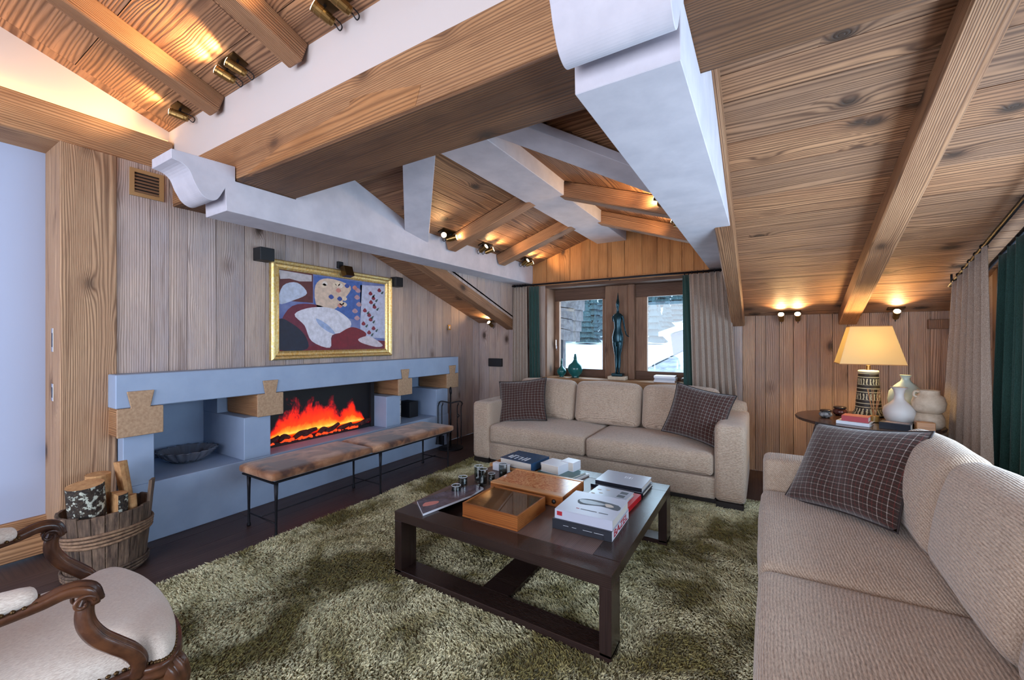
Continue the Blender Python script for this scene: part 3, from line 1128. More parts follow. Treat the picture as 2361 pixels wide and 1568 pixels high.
drafter(3.262, 3.39, 1, 'short dormer rafter on the left slope, the nearer of two')
drafter(4.21, 4.35, 1, 'short dormer rafter on the left slope, the one closer to the window')
drafter(3.262, 3.39, -1, 'short dormer rafter on the right slope, the nearer and brighter orange one')
drafter(4.21, 4.35, -1, 'short dormer rafter on the right slope, the one closer to the window')

# ------------------------------------------------------------------ window in the gable
bm = BM()
box(bm, -2.62, -0.74, 5.46, 5.50, 0.80, 0.88)
w1 = struct('window_1', bm, M['win'])
# reveals
boxo('window_sill', M['beamx'], w1, -2.62, -0.74, YW - 0.06, 5.46, 0.79, 0.89, bevel=0.006)
boxo('reveal', M['win'], w1, -2.62, -0.74, YW, 5.50, 2.12, 2.17, bevel=0.003)
boxo('reveal', M['winz'], w1, -2.62, -2.575, YW, 5.46, 0.89, 2.12, bevel=0.003)
boxo('reveal', M['winz'], w1, -0.77, -0.72, YW, 5.46, 0.89, 2.12, bevel=0.003)
boxo('mullion_post', M['winz'], w1, -1.815, -1.50, 5.36, 5.50, 0.89, 2.12, bevel=0.006)
boxo('mullion_post', M['winz'], w1, -1.50, -1.42, 5.33, 5.50, 0.89, 2.12, bevel=0.006)
for (fx0, fx1, gx0, gx1) in ((-2.575, -1.815, -2.505, -1.865), (-1.42, -0.77, -1.275, -0.80)):
    gz0, gz1 = 1.0, 1.955
    boxo('rail', M['win'], w1, fx0, fx1, 5.40, 5.46, 0.89, gz0, bevel=0.004)
    boxo('rail', M['win'], w1, fx0, fx1, 5.40, 5.46, gz1, 2.12, bevel=0.004)
    boxo('stile', M['winz'], w1, fx0, gx0, 5.40, 5.46, gz0, gz1, bevel=0.004)
    boxo('stile', M['winz'], w1, gx1, fx1, 5.40, 5.46, gz0, gz1, bevel=0.004)
    boxo('pane', M['glass'], w1, gx0, gx1, 5.43, 5.434, gz0, gz1)
bm = BM()
box(bm, -0.008, 0.008, -0.01, 0.0, -0.03, 0.03)
tube(bm, [(0, -0.005, 0.0), (0, -0.03, 0.0), (0, -0.034, 0.05), (0, -0.034, 0.12)], 0.006, 8)
finish('handle', bm, M['steel'], w1, smooth=False, loc=(-2.54, 5.40, 1.28))

# outdoors: snow slope, conifers, neighbouring chalet roofs
bm = BM()
nx, ny = 50, 40
g = {}
from mathutils import noise as mn
for i in range(nx + 1):
    for j in range(ny + 1):
        X = -70 + 110 * i / nx
        Y = 8 + 120 * j / ny
        Z = -1.3 + 0.036 * (Y - 8) + 0.5 * mn.noise(V((X * 0.05, Y * 0.05, 0))) + max(0, Y - 70) * 0.25
        g[i, j] = bm.verts.new((X, Y, Z))
for i in range(nx):
    for j in range(ny):
        bm.faces.new((g[i, j], g[i + 1, j], g[i + 1, j + 1], g[i, j + 1]))
o = finish('snowfield', bm, M['snow'], smooth=True)
tag(o, 'snow covered mountainside seen through the gable window', 'snow', kind='structure')


def ground(x, y):
    return -1.3 + 0.036 * (y - 8) + 0.5 * mn.noise(V((x * 0.05, y * 0.05, 0))) + max(0, y - 70) * 0.25


bm = BM()
n = 9
for k in range(7):
    z0, z1 = 1.0 + k * 1.25, 1.0 + (k + 1) * 1.25 + 0.9
    r0 = 2.3 * (1 - k / 7.6)
    ring = [bm.verts.new((r0 * math.cos(2 * PI * i / n + k) * (1 + 0.22 * (i % 2)), r0 * math.sin(2 * PI * i / n + k) * (1 + 0.22 * (i % 2)), z0)) for i in range(n)]
    tip = bm.verts.new((0, 0, z1))
    for i in range(n):
        bm.faces.new((ring[i], ring[(i + 1) % n], tip))
tree_me = None
rt = random.Random(5)
k = 0
spots_ = []
for r_ in range(10):
    dist = 66 + 4.9 * r_
    step = 4.9 / dist
    a_ = -0.52 + (r_ % 2) * step / 2
    while a_ < -0.05:
        spots_.append((a_ + rt.uniform(-.08, .08) * step, dist + rt.uniform(-.5, .5)))
        a_ += step
for ang, dist in spots_:
    X, Y = dist * math.sin(ang), dist * math.cos(ang)
    if tree_me is None:
        t0 = finish('conifer', bm, M['needle'])
        tree_me = t0
        o = t0
    else:
        o = t0.copy()
        C.objects.link(o)
    s = rt.uniform(0.45, 0.78)
    o.location = (X, Y, ground(X, Y) - 0.5)
    o.scale = (s, s, s * rt.uniform(0.9, 1.3))
    o.rotation_euler = (0, 0, rt.uniform(0, 6))
    tag(o, 'dark conifer in the misty forest on the far side of the snowfield', 'tree', 'conifers beyond the snowfield')

# chalet with a stepped shingle gable close to the left pane
cl = thing('chalet', 'timber chalet wall with stepped shingles at the left edge of the left window', 'building', (-4.35, 8.6, 0))
bm = BM(); box(bm, -0.9, 0.42, 0, 0.5, 1.45, 3.2)
box(bm, -0.9, 0.30, 0.1, 0.5, -1.5, 1.45)
finish('wall', bm, M['shingle'], cl)
for i in range(5):
    bm = BM(); prism(bm, [(0.40, 1.42 + i * 0.24), (0.66 + 0.04 * i, 1.36 + i * 0.24), (0.66 + 0.04 * i, 1.62 + i * 0.24), (0.40, 1.68 + i * 0.24)], lambda u, v, t: (u, t, v), -0.06, 0.5)
    finish('shingle', bm, M['shingle'], cl)
bm = BM(); tube(bm, [(0.40, 0.05, -1.2), (0.40, 0.05, 1.45)], 0.03, 8)
finish('downpipe', bm, M['black'], cl)
ch2 = thing('chalet', 'far chalet roof under deep snow beside the conifers in the right pane', 'building', (-1.6, 30, 1.7))
bm = BM(); prism(bm, [(-3.6, -2.4), (-3.9, 0.1), (-1.0, 1.0), (3.4, 0.4), (3.4, -2.4)], lambda u, v, t: (u, t, v), 0, 6)
finish('wall', bm, M['shingle'], ch2)
bm = BM(); prism(bm, [(-4.6, -0.05), (-4.6, 0.25), (-1.0, 1.5), (4.0, 0.8), (4.0, 0.35), (-1.0, 1.0)], lambda u, v, t: (u, t, v), -0.5, 6.5)
finish('snow_cap', bm, M['snow'], ch2)
bm = BM(); box(bm, 0.3, 0.9, 1.0, 1.6, 1.2, 3.0)
finish('chimney', bm, M['shingle'], ch2)
ch3 = thing('chalet', 'near snow dusted shingle roof slanting across the bottom of the right pane', 'building', (-1.2, 9.6, 0.0))
bm = BM()
pl3 = [(-1.07, 0.0, 0.74), (-0.7, -1.3, 0.38), (1.7, -1.3, 0.5), (2.0, 1.4, 1.22), (-0.37, 1.4, 1.20)]
A = [bm.verts.new(p) for p in pl3]
B = [bm.verts.new((p[0], p[1], p[2] - 0.14)) for p in pl3]
bm.faces.new(A); bm.faces.new(B[::-1])
for k in range(5):
    bm.faces.new((A[k], B[k], B[(k + 1) % 5], A[(k + 1) % 5]))
finish('roof', bm, M['roofsnow'], ch3)
bm = BM(); box(bm, -0.4, 1.6, -1.0, 1.2, -2.0, 0.36)
finish('wall', bm, M['shingle'], ch3)
bm = BM(); tube(bm, [(-1.09, -0.02, 0.72), (-0.39, 1.42, 1.18), (2.0, 1.45, 1.2)], 0.035, 6)
finish('gutter', bm, M['black'], ch3)

# ------------------------------------------------------------------ fireplace
fp = thing('fireplace', 'long blue-grey concrete fireplace with open niches and a glowing electric fire', 'fireplace', (XL, 2.6, 0))


def fpbox(name, mat, x0, x1, y0, y1, z0, z1, parent=None, bevel=0.004):
    o = boxo(name, mat, parent or fp, x0, x1, y0, y1, z0, z1, bevel=bevel)
    if parent is None:
        o.location = V(o.location) - V(fp.location)
    return o


fpbox('hearth_ledge', M['concrete'], -4.40, -3.63, 0.99, 4.30, 0.0, 0.41)
fpbox('mantel', M['concrete'], -4.40, -3.58, 0.94, 4.45, 0.95, 1.172, bevel=0.005)
for a, b in ((0.99, 1.155), (1.738, 1.95), (3.228, 3.436), (4.057, 4.285)):
    if a < 1:
        fpbox('pilaster', M['concrete'], -4.35, -3.63, a, b, 0.41, 0.95)
    else:
        q = fpbox('pilaster', M['concrete'], -4.35, -3.63, a, b, 0.41, 0.76)
        boxo('upper_block', M['concrete'], q, -0.36, -0.10, -(b - a) / 2, (b - a) / 2, 0.175, 0.365)
fpbox('back_panel', M['concrete'], -4.42, -4.35, 0.99, 4.30, 0.41, 0.95)
fpbox('fire_surround', M['black'], -3.89, -3.865, 1.95, 3.228, 0.41, 0.95, bevel=0)
for i, (a, b) in enumerate(((0.943, 1.187), (1.811, 2.027), (3.349, 3.567), (4.196, 4.431))):
    blk = fpbox('corbel_block', M['beamx'], -4.08, -3.575, a, b, 0.76, 0.949, bevel=0.012)
    c = (a + b) / 2
    bm = BM()
    w = (b - a)
    prism(bm, [(-w / 2, -0.095), (w / 2, -0.095), (w / 2, 0.094), (0.21 * w, 0.094), (0.30 * w, 0.205), (-0.30 * w, 0.205), (-0.21 * w, 0.094), (-w / 2, 0.094)], lambda u, v, t: (t, u, v), 0.0, 0.012)
    finish('dovetail_key', bm, M['endgrain'], blk, loc=(0.2485, 0, 0.0), bevel=0.006, seg=2)
# electric fire
ef = thing('electric_fire', 'wide glass-fronted electric fire with red and yellow flames', 'fireplace', (-3.86, 2.59, 0.411))
bm = BM()
uvl = bm.loops.layers.uv.new('UVMap')
vs = [bm.verts.new(p) for p in ((0, -0.60, 0.03), (0, 0.59, 0.03), (0, 0.59, 0.50), (0, -0.60, 0.50))]
f = bm.faces.new(vs)
for l, uv_ in zip(f.loops, ((0, 0), (1, 0), (1, 1), (0, 1))):
    l[uvl].uv = uv_
finish('flame_screen', bm, M['flame'], ef)
bm = BM()
for a in ((0.0, 0.012, -0.638, 0.636, 0.0, 0.035), (0.0, 0.03, -0.638, 0.636, 0.505, 0.538), (0, 0.03, -0.638, -0.60, 0, 0.538), (0, 0.03, 0.59, 0.636, 0, 0.538)):
    box(bm, *a)
finish('frame', bm, M['black'], ef)
rl = random.Random(3)
for i in range(9):
    bm = BM()
    y = -0.52 + i * 0.125 + rl.uniform(-.02, .02)
    L = rl.uniform(0.10, 0.18)
    dz = rl.uniform(-0.02, 0.03)
    tube(bm, crom([(0.035 + rl.uniform(0, .03), y - L / 2, 0.06), (0.04, y, 0.068 + dz), (0.03, y + L / 2, 0.065 + rl.uniform(-.01, .05))], 3), [0.022, 0.024, 0.026, 0.024, 0.022, 0.02, 0.018], 7)
    finish('log', bm, M['charlog'], ef, smooth=True)
bm = BM()
for i in range(60):
    y = rl.uniform(-0.56, 0.4); x = rl.uniform(0.02, 0.075); s = rl.uniform(0.005, 0.012)
    box(bm, x - s, x + s, y - s, y + s, 0.035, 0.035 + 2 * s)
o = finish('embers', bm, M['ember'], ef); o['kind'] = 'stuff'
area('fire_glow', (-3.78, 2.5, 0.62), (0, PI / 2, PI), 0.25, 1.0, 0.15, (1.0, 0.22, 0.05))

# things in the niches
bw = thing('fluted_bowl', 'shiny dark metal bowl with a fluted rim in the left fireplace niche', 'bowl', (-4.03, 1.50, 0.411))
bm = BM()
nf = 72
prof_ = [(0.06, 0.0), (0.10, 0.004), (0.155, 0.045), (0.20, 0.10), (0.205, 0.104), (0.195, 0.100), (0.15, 0.05), (0.10, 0.012), (0.0, 0.008)]
rings = []
for r, z in prof_:
    if r == 0:
        rings.append([bm.verts.new((0, 0, z))])
        continue
    rings.append([bm.verts.new(((r * (1 + 0.085 * math.cos(18 * 2 * PI * k / nf) * min(1, (r / .15) ** 2))) * math.cos(2 * PI * k / nf), (r * (1 + 0.085 * math.cos(18 * 2 * PI * k / nf) * min(1, (r / .15) ** 2))) * math.sin(2 * PI * k / nf), z)) for k in range(nf)])
for A, B in zip(rings, rings[1:]):
    for k in range(nf):
        if len(B) == 1:
            bm.faces.new((A[k], A[(k + 1) % nf], B[0]))
        else:
            bm.faces.new((A[k], A[(k + 1) % nf], B[(k + 1) % nf], B[k]))
bm.faces.new(rings[0][::-1])
finish('bowl', bm, plain('dark_silver', S(150, 150, 158), 0.16, 0.55, spec=0.9), bw, smooth=True)
bw.scale = (0.95, 0.95, 0.95)
o = None
bm = BM(); box(bm, -0.10, 0.10, -0.075, 0.075, 0, 0.20)
o = finish('speaker_box', bm, M['black'], loc=(-3.93, 3.86, 0.411), bevel=0.006)
tag(o, 'small black box speaker standing in the right fireplace niche', 'speaker')
bm = BM(); tube(bm, [(0, 0, 0), (0.003, 0.002, 0.17), (0, 0, 0.345)], [0.026, 0.024, 0.025], 12)
o = finish('birch_branch', bm, M['birch'], smooth=False, loc=(-3.70, 3.475, 0.412))
tag(o, 'upright white birch branch leaning beside the third pilaster', 'branch')

# ------------------------------------------------------------------ picture, lights and speakers on the fireplace wall
pt = thing('framed_painting', 'large gilt-framed painting in white, wine red and blue above the mantel', 'painting', (XL + 0.002, 2.685, 1.22))
W2, H2 = 0.69, 0.90
bm = BM()
steps = [(0.0, 0.0, 0.035), (0.012, 0.0, 0.05), (0.03, 0.0, 0.044), (0.042, 0.0, 0.030), (0.062, 0.0, 0.026), (0.078, 0.0, 0.018), (0.082, 0.0, 0.008)]
loops_ = []
loops_.append([bm.verts.new((0.0, y, z)) for y, z in ((-W2, 0), (W2, 0), (W2, H2), (-W2, H2))])
for ins, _, d in steps:
    loops_.append([bm.verts.new((d, y, z)) for y, z in ((-W2 + ins, ins), (W2 - ins, ins), (W2 - ins, H2 - ins), (-W2 + ins, H2 - ins))])
for A, B in zip(loops_, loops_[1:]):
    for k in range(4):
        bm.faces.new((A[k], A[(k + 1) % 4], B[(k + 1) % 4], B[k]))
finish('gilt_frame', bm, M['gold'], pt)
cv = boxo('canvas', plain('canvas_ground', S(120, 132, 176), 0.5, col2=S(92, 104, 160), nscale=9), pt, 0.0, 0.009, -W2 + 0.08, W2 - 0.08, 0.08, H2 - 0.08)


def smooth2(pts, k=4):
    P = [V((a, b, 0)) for a, b in pts]
    out = []
    n = len(P)
    for i in range(n):
        a, b, c, d = P[i - 1], P[i], P[(i + 1) % n], P[(i + 2) % n]
        for j in range(k):
            t = j / k
            q = 0.5 * ((2 * b) + (c - a) * t + (2 * a - 5 * b + 4 * c - d) * t * t + (3 * b - a - 3 * c + d) * t ** 3)
            out.append((q.x, q.y))
    return out


cw, chh = (2 * W2 - 0.16), (H2 - 0.16)


def patch(pts, col, lay, smooth=True, name='paint_patch'):
    """flat patch of paint; pts in 0..1 of the canvas, x to the right, y up"""
    pts = smooth2(pts) if smooth else pts
    pts = [(min(1, max(0, a)), min(1, max(0, b))) for a, b in pts]
    bm = BM()
    prism(bm, [((a - 0.5) * cw, (b - 0.5) * chh) for a, b in pts], lambda u, v, t: (t, u, v), 0.0045 + lay * 0.0003, 0.0047 + lay * 0.0003)
    return finish(name, bm, plain('paint', col, 0.5, nz=0.25, nscale=24), cv)


patch([(0, 0), (1, 0), (1, 0.12), (0.6, 0.16), (0, 0.4)], S(120, 30, 48), 1, False)
patch([(0.0, 0.62), (0.27, 0.62), (0.27, 1), (0, 1)], S(96, 46, 50), 1, False)
patch([(0.01, 0.88), (0.08, 0.90), (0.16, 0.88), (0.26, 0.9), (0.26, 0.98), (0.0, 0.99)], S(196, 190, 196), 2, False)
patch([(0.72, 0.18), (1, 0.16), (1, 0.97), (0.72, 0.94)], S(196, 200, 226), 2, False)
patch([(0.28, 0.5), (0.72, 0.42), (0.74, 0.98), (0.28, 0.98)], S(70, 104, 176), 2, False)
patch([(0.31, 0.56), (0.45, 0.55), (0.55, 0.7), (0.62, 0.9), (0.4, 0.97), (0.29, 0.85)], S(222, 196, 176), 3)
patch([(0.0, 0.58), (0.03, 0.8), (0.14, 0.86), (0.22, 0.74), (0.12, 0.64)], S(196, 206, 228), 4)
patch([(0.0, 0.3), (0.1, 0.56), (0.3, 0.6), (0.44, 0.5), (0.5, 0.2), (0.2, 0.04), (0.0, 0.1)], S(112, 40, 62), 3)
patch([(0.12, 0.46), (0.26, 0.56), (0.46, 0.56), (0.62, 0.40), (0.58, 0.26), (0.44, 0.2), (0.42, 0.03), (0.26, 0.12), (0.2, 0.32)], S(226, 224, 236), 5)
patch([(0.30, 0.42), (0.40, 0.34), (0.47, 0.22), (0.40, 0.25), (0.32, 0.34)], S(164, 182, 220), 6)
patch([(0.44, 0.14), (0.52, 0.24), (0.64, 0.32), (0.78, 0.24), (0.74, 0.14), (0.6, 0.04), (0.48, 0.03)], S(128, 26, 44), 6)
patch([(0.70, 0.15), (0.82, 0.19), (0.97, 0.06), (0.9, 0.03), (0.74, 0.09)], S(218, 206, 214), 7)
patch([(0.0, 0.02), (0.22, 0.02), (0.2, 0.2), (0.1, 0.34), (0.0, 0.38)], S(34, 40, 60), 5)
rp = random.Random(8)
for i in range(11):
    u, v = rp.choice((0.77, 0.82, 0.93, 0.88)) + rp.uniform(-.02, .02), 0.24 + i * 0.065
    patch([(u - .022, v), (u, v + .04), (u + .022, v), (u, v - .022)], S(140, 40, 60), 7)
    patch([(u + .02, v - .03), (u + .05, v), (u + .035, v - .05)], S(64, 84, 84), 7)
for i in range(14):
    u, v = rp.uniform(0.32, 0.68), rp.uniform(0.6, 0.94)
    patch([(u - .025, v), (u, v + .035), (u + .025, v), (u, v - .03)], rp.choice([S(236, 214, 190), S(214, 140, 128), S(60, 84, 160), S(240, 226, 214)]), 8)
for i in range(5):
    u, v = rp.uniform(0.66, 0.71), 0.45 + i * 0.1
    patch([(u - .03, v), (u, v + .04), (u + .03, v), (u, v - .03)], S(190, 150, 160), 8)

pl = thing('picture_light', 'small brown metal picture light above the middle of the painting frame', 'lamp', (XL + 0.001, 2.70, 2.13))
bm = BM(); box(bm, 0, 0.03, -0.03, 0.03, 0.005, 0.075)
finish('bracket', bm, M['black'], pl, bevel=0.004)
bm = BM()
prism(bm, [(0.03, 0.02), (0.10, 0.03), (0.14, -0.07), (0.07, -0.085)], lambda u, v, t: (u, t, v), -0.015, 0.085)
finish('shade', bm, M['bronze'], pl, bevel=0.004)
bm = BM(); box(bm, 0, 0.12, -0.06, 0.06, -0.055, 0.055)
o = finish('wall_speaker', bm, M['black'], loc=(XL + 0.001, 1.92, 2.135), bevel=0.006)
tag(o, 'black box speaker on the plank wall left of the painting', 'speaker', 'small black wall speakers')
bm = BM(); box(bm, 0, 0.10, -0.055, 0.055, -0.055, 0.055)
o = finish('wall_speaker', bm, M['black'], loc=(XL + 0.001, 3.435, 2.08), bevel=0.006)
tag(o, 'black box speaker at the upper right corner of the painting', 'speaker', 'small black wall speakers')
bm = BM(); box(bm, -0.115, 0.115, -0.05, 0, -0.06, 0.06)
o = finish('wall_speaker', bm, M['black'], loc=(-3.42, YW, 1.065), bevel=0.006)
tag(o, 'black box speaker low on the wall left of the window curtain', 'speaker', 'small black wall speakers')
vt = thing('air_vent', 'square beige louvred air vent high on the plank wall left of the white corbel', 'vent', (XL + 0.001, 1.147, 2.50))
bm = BM()
for a in ((-0.095, 0.095, 0.07, 0.095), (-0.095, 0.095, -0.095, -0.07), (-0.095, -0.07, -0.07, 0.07), (0.07, 0.095, -0.07, 0.07)):
    box(bm, 0, 0.012, a[0], a[1], a[2], a[3])
finish('frame', bm, plain('beige_metal', S(176, 138, 92), 0.5), vt)
boxo('backing', M['darkback'], vt, 0.0, 0.002, -0.07, 0.07, -0.07, 0.07)
for i in range(6):
    bm = BM(); prism(bm, [(0.002, 0.0), (0.010, -0.012), (0.010, -0.009), (0.002, 0.004)], lambda u, v, t: (u, t, v), -0.07, 0.07)
    finish('louvre', bm, plain('louvre_metal', S(140, 110, 84), 0.5), vt, loc=(0, 0, -0.055 + i * 0.0225))
sw = thing('wall_switch', 'small brass switch plate on the plank wall right of the painting', 'switch', (XL + 0.001, 4.44, 1.575))
boxo('plate', M['brass'], sw, 0, 0.008, -0.03, 0.03, -0.035, 0.035, bevel=0.002)
boxo('rocker', M['white'], sw, 0.008, 0.012, -0.012, 0.012, -0.018, 0.018, bevel=0.001)


# ------------------------------------------------------------------ spotlights
def spot_head(parent, base, direction, lit=True, L=0.085, r=0.026, arm=0.05, nrm=(0, 0, 1)):
    """brass spotlight: stem from the plate, cylindrical can, glowing lens"""
    d = V(direction).normalized()
    n_ = V(nrm)
    c = V(base) - n_ * arm
    hd = bpy.data.objects.new('spot_head', None)
    bm = BM()
    a, b = c - d * L * 0.5, c + d * L * 0.5
    tube(bm, [a - d * 0.02, a - d * 0.015, a, a + d * 0.001, c - d * 0.002, c, b - d * 0.015, b - d * 0.013, b], [r * .5, r * .85, r * .9, r, r, r * 1.04, r, r * 1.06, r * 1.06], 16)
    h = finish('spot_head', bm, M['brass'], parent, smooth=False, bevel=0)
    bpy.data.objects.remove(hd)
    bm = BM(); tube(bm, [b + d * 0.0005, b + d * 0.002], r * 0.95, 16)
    finish('lens', bm, M['bulb'], h)
    bm = BM(); tube(bm, [V(base), c + V((0.0001, 0, 0))], 0.007, 8)
    finish('stem', bm, M['iron'], parent)
    bm = BM()
    sd = d.cross(n_).normalized() * 0.01
    tube(bm, crom([a - d * 0.02, a - d * 0.05 - n_ * 0.012, a - d * 0.045 + n_ * 0.025, c + n_ * (arm * 0.8) + sd], 5), 0.0032, 6)
    finish('cable', bm, M['black'], parent, smooth=True)
    return b + d * 0.02


def fixture(name, label, pos, nrm, along, heads, direction, power, target=None, group=None, pl_=0.11, pw=0.085, dirs=None, ang=110):
    """plate on a sloping surface with one or two heads"""
    N = V(nrm).normalized(); U = V(along).normalized(); W = N.cross(U)
    t = thing(name, label, 'spotlight', pos, 0, group)
    bm = BM()
    L = pl_ if heads == 1 else pl_ * 1.6
    vs = []
    for s in (0.0, -0.012):
        for a, b in ((-1, -1), (1, -1), (1, 1), (-1, 1)):
            vs.append(bm.verts.new(U * a * L / 2 + W * b * pw / 2 + N * (s - 0.0005)))
    for f in ((0, 1, 2, 3), (7, 6, 5, 4), (0, 1, 5, 4), (1, 2, 6, 5), (2, 3, 7, 6), (3, 0, 4, 7)):
        bm.faces.new([vs[i] for i in f])
    finish('mounting_plate', bm, M['bronze'], t)
    offs = [0] if heads == 1 else [-L * 0.36, L * 0.36]
    for i, q in enumerate(offs):
        dd = dirs[i] if dirs else direction
        p = spot_head(t, U * q - N * 0.012, dd, nrm=N)
        wp = V(pos) + p
        spot(name + '_beam', wp, wp + V(dd), power, WARM, ang, 0.02)
    return t


n_main = V(SNn)
gp = 'brass ceiling spotlights'
fixture('ceiling_spotlight', 'single brass spotlight low beside the cove-lit plaster at the upper left', (-3.42, 1.235, zr(1.235)), n_main, (1, 0, 0.0), 1, (-0.55, -0.75, 0.26), 13, group=gp)
fixture('ceiling_spotlight', 'pair of brass spotlights between the two upper left rafters', (-2.63, 1.20, zr(1.20)), n_main, (1, 0, 0), 2, (-0.45, -0.85, 0.42), 16, group=gp)
fixture('ceiling_spotlight', 'pair of brass spotlights at the very top of the picture, right of the second rafter', (-1.72, 1.215, zr(1.215)), n_main, (1, 0, 0), 2, (-0.35, -0.85, 0.42), 14, group=gp)
nd = V((-SN, 0, CS))
for y, lab, h in ((3.17, 'pair of spotlights by the first dormer rafter, one glaring with a starburst', 0), (3.84, 'pair of spotlights between the two left dormer rafters', 1), (4.79, 'pair of spotlights in the dormer corner nearest the window', 2)):
    x = PLI + 0.10
    ds = [(0.72, -0.05, 0.38), (0.7, 0.35, 0.30)] if h else [(0.62, -0.75, -0.12), (0.75, 0.4, 0.2)]
    fixture('ceiling_spotlight', lab, (x, y, zd(x)), nd, (0, 1, 0), 2, None, 9, group=gp, dirs=ds)
nd2 = V((SN, 0, CS))
for y, lab in ((3.17, 'spotlight half hidden behind the right white beam, by the orange rafter'), (3.84, 'spotlight hidden behind the right white beam, second from the window')):
    x = PRI - 0.10
    fixture('ceiling_spotlight', lab, (x, y, zd(x)), nd2, (0, 1, 0), 2, None, 11, group=gp, dirs=[(-0.8, -0.1, 0.33), (-0.75, 0.3, 0.3)])
# lamps along the eaves
for x, hd_, lab in ((0.22, 2, 'pair of lit brass spotlights on the eave between the two right-hand rafters'), (1.03, 1, 'single lit spotlight on the eave right of the table lamp'), (-3.45, 1, 'single lit spotlight low in the left corner under the sloping rafter')):
    y = 5.05
    p0 = (x, y, zr(y))
    ups = (-0.05, -0.62, 0.42)
    fixture('eave_spotlight', lab, p0, n_main, (1, 0, 0), hd_, ups, 9.0, group='lit spotlights along the eave', pl_=0.12, pw=0.06, ang=125)
o = boxo('junction_box', M['winz'], None, 1.26, 1.40, YW - 0.04, YW, 1.50, 1.585, bevel=0.004)
tag(o, 'small brown wooden box high on the plank wall right of the lamp', 'box')

# ------------------------------------------------------------------ bench
bn = thing('bench', 'long low bench with a brown cowhide seat and thin wrought iron legs', 'bench', (-3.13, 2.55, 0))
hx, hy = 0.185, 0.93
for k, (a, b) in enumerate(((-1.0, -0.12), (-0.125, 1.0))):
    s = softbox('seat_pad', M['hide'], bn, -0.235, 0.235, a * 0.985, b * 0.985, 0.405, 0.468, r=0.028, top=0.014, n=10, seed=k)
    s.location.z += 0.004 * (1 - k)
bm = BM()
for s in (-1, 1):
    box(bm, s * 0.205 - 0.008, s * 0.205 + 0.008, -0.965, 0.965, 0.392, 0.404)
for y in (-0.957, 0.0, 0.957):
    box(bm, -0.197, 0.197, y - 0.008, y + 0.008, 0.392, 0.404)
finish('seat_frame', bm, M['iron'], bn)
for y in (-0.93, 0.0, 0.93):
    for s in (-1, 1):
        bm = BM()
        tube(bm, [(s * hx, y, 0.0), (s * hx, y, 0.012), (s * hx, y, 0.03), (s * hx, y, 0.10), (s * hx, y, 0.28), (s * hx, y, 0.392)], [0.013, 0.014, 0.009, 0.008, 0.011, 0.015], 10)
        finish('leg', bm, M['iron'], bn, smooth=True)
    bm = BM(); tube(bm, [(-hx, y, 0.10), (hx, y, 0.10)], 0.005, 8)
    finish('stretcher', bm, M['iron'], bn, smooth=True)
bm = BM(); tube(bm, [(0, -0.93, 0.112), (0, 0.93, 0.112)], 0.005, 8)
finish('stretcher', bm, M['iron'], bn, smooth=True)

# ------------------------------------------------------------------ fire tools
ft = thing('fireplace_tools', 'black wrought iron fire tool stand with ring handle at the end of the hearth', 'fire tools', (-3.46, 4.14, 0))
bm = BM(); lathe(bm, [(0.16, 0), (0.165, 0.008), (0.15, 0.016), (0.03, 0.022), (0.012, 0.03)], 24)
finish('base', bm, M['iron'], ft, smooth=True)
bm = BM()
tube(bm, [(0, 0, 0.02), (0, 0, 0.70)], 0.010, 8)
finish('pole', bm, M['iron'], ft, smooth=True)
bm = BM(); tube(bm, [(0.0, 0.028 * math.cos(a) , 0.742 + 0.044 * math.sin(a)) for a in [2 * PI * i / 20 for i in range(20)]], 0.0085, 8, closed=True)
o = finish('ring_handle', bm, M['iron'], ft, smooth=True); o.rotation_euler = (0, 0, PI / 2 * 0.65)
bm = BM()
dx = V((0.85, 0.52, 0))
tube(bm, crom([dx * -0.155 + V((0, 0, 0.57)), dx * -0.13 + V((0, 0, 0.605)), dx * -0.06 + V((0, 0, 0.598)), V((0, 0, 0.585)), dx * 0.06 + V((0, 0, 0.598)), dx * 0.13 + V((0, 0, 0.605)), dx * 0.155 + V((0, 0, 0.57))], 4), 0.009, 8)
finish('cross_bar', bm, M['iron'], ft, smooth=True)
for i, (q, kind) in enumerate(((-0.15, 'brush'), (-0.10, 'shovel'), (0.10, 'tongs'), (0.15, 'poker'))):
    b = dx * q
    bm = BM()
    tube(bm, crom([b + V((0, 0, 0.585)), b + V((0.012, -0.02, 0.565)), b + V((0, -0.02, 0.53)), b + V((0, -0.02, 0.30)), b + V((0, -0.02, 0.14))], 4), 0.0065, 7)
    if kind == 'brush':
        tube(bm, [b + V((0, -0.02, 0.16)), b + V((0, -0.02, 0.06))], [0.018, 0.03], 10)
    elif kind == 'shovel':
        box(bm, b.x - 0.035, b.x + 0.035, b.y - 0.03, b.y - 0.015, 0.05, 0.17)
    elif kind == 'tongs':
        tube(bm, crom([b + V((0.0, -0.02, 0.45)), b + V((0.022, -0.01, 0.42)), b + V((-0.01, -0.01, 0.38)), b + V((0.012, -0.02, 0.2)), b + V((0.0, -0.02, 0.05))], 4), 0.006, 7)
    else:
        tube(bm, [b + V((0, -0.02, 0.14)), b + V((0, -0.02, 0.05))], [0.006, 0.003], 7)
    finish(kind, bm, M['iron'], ft, smooth=False)

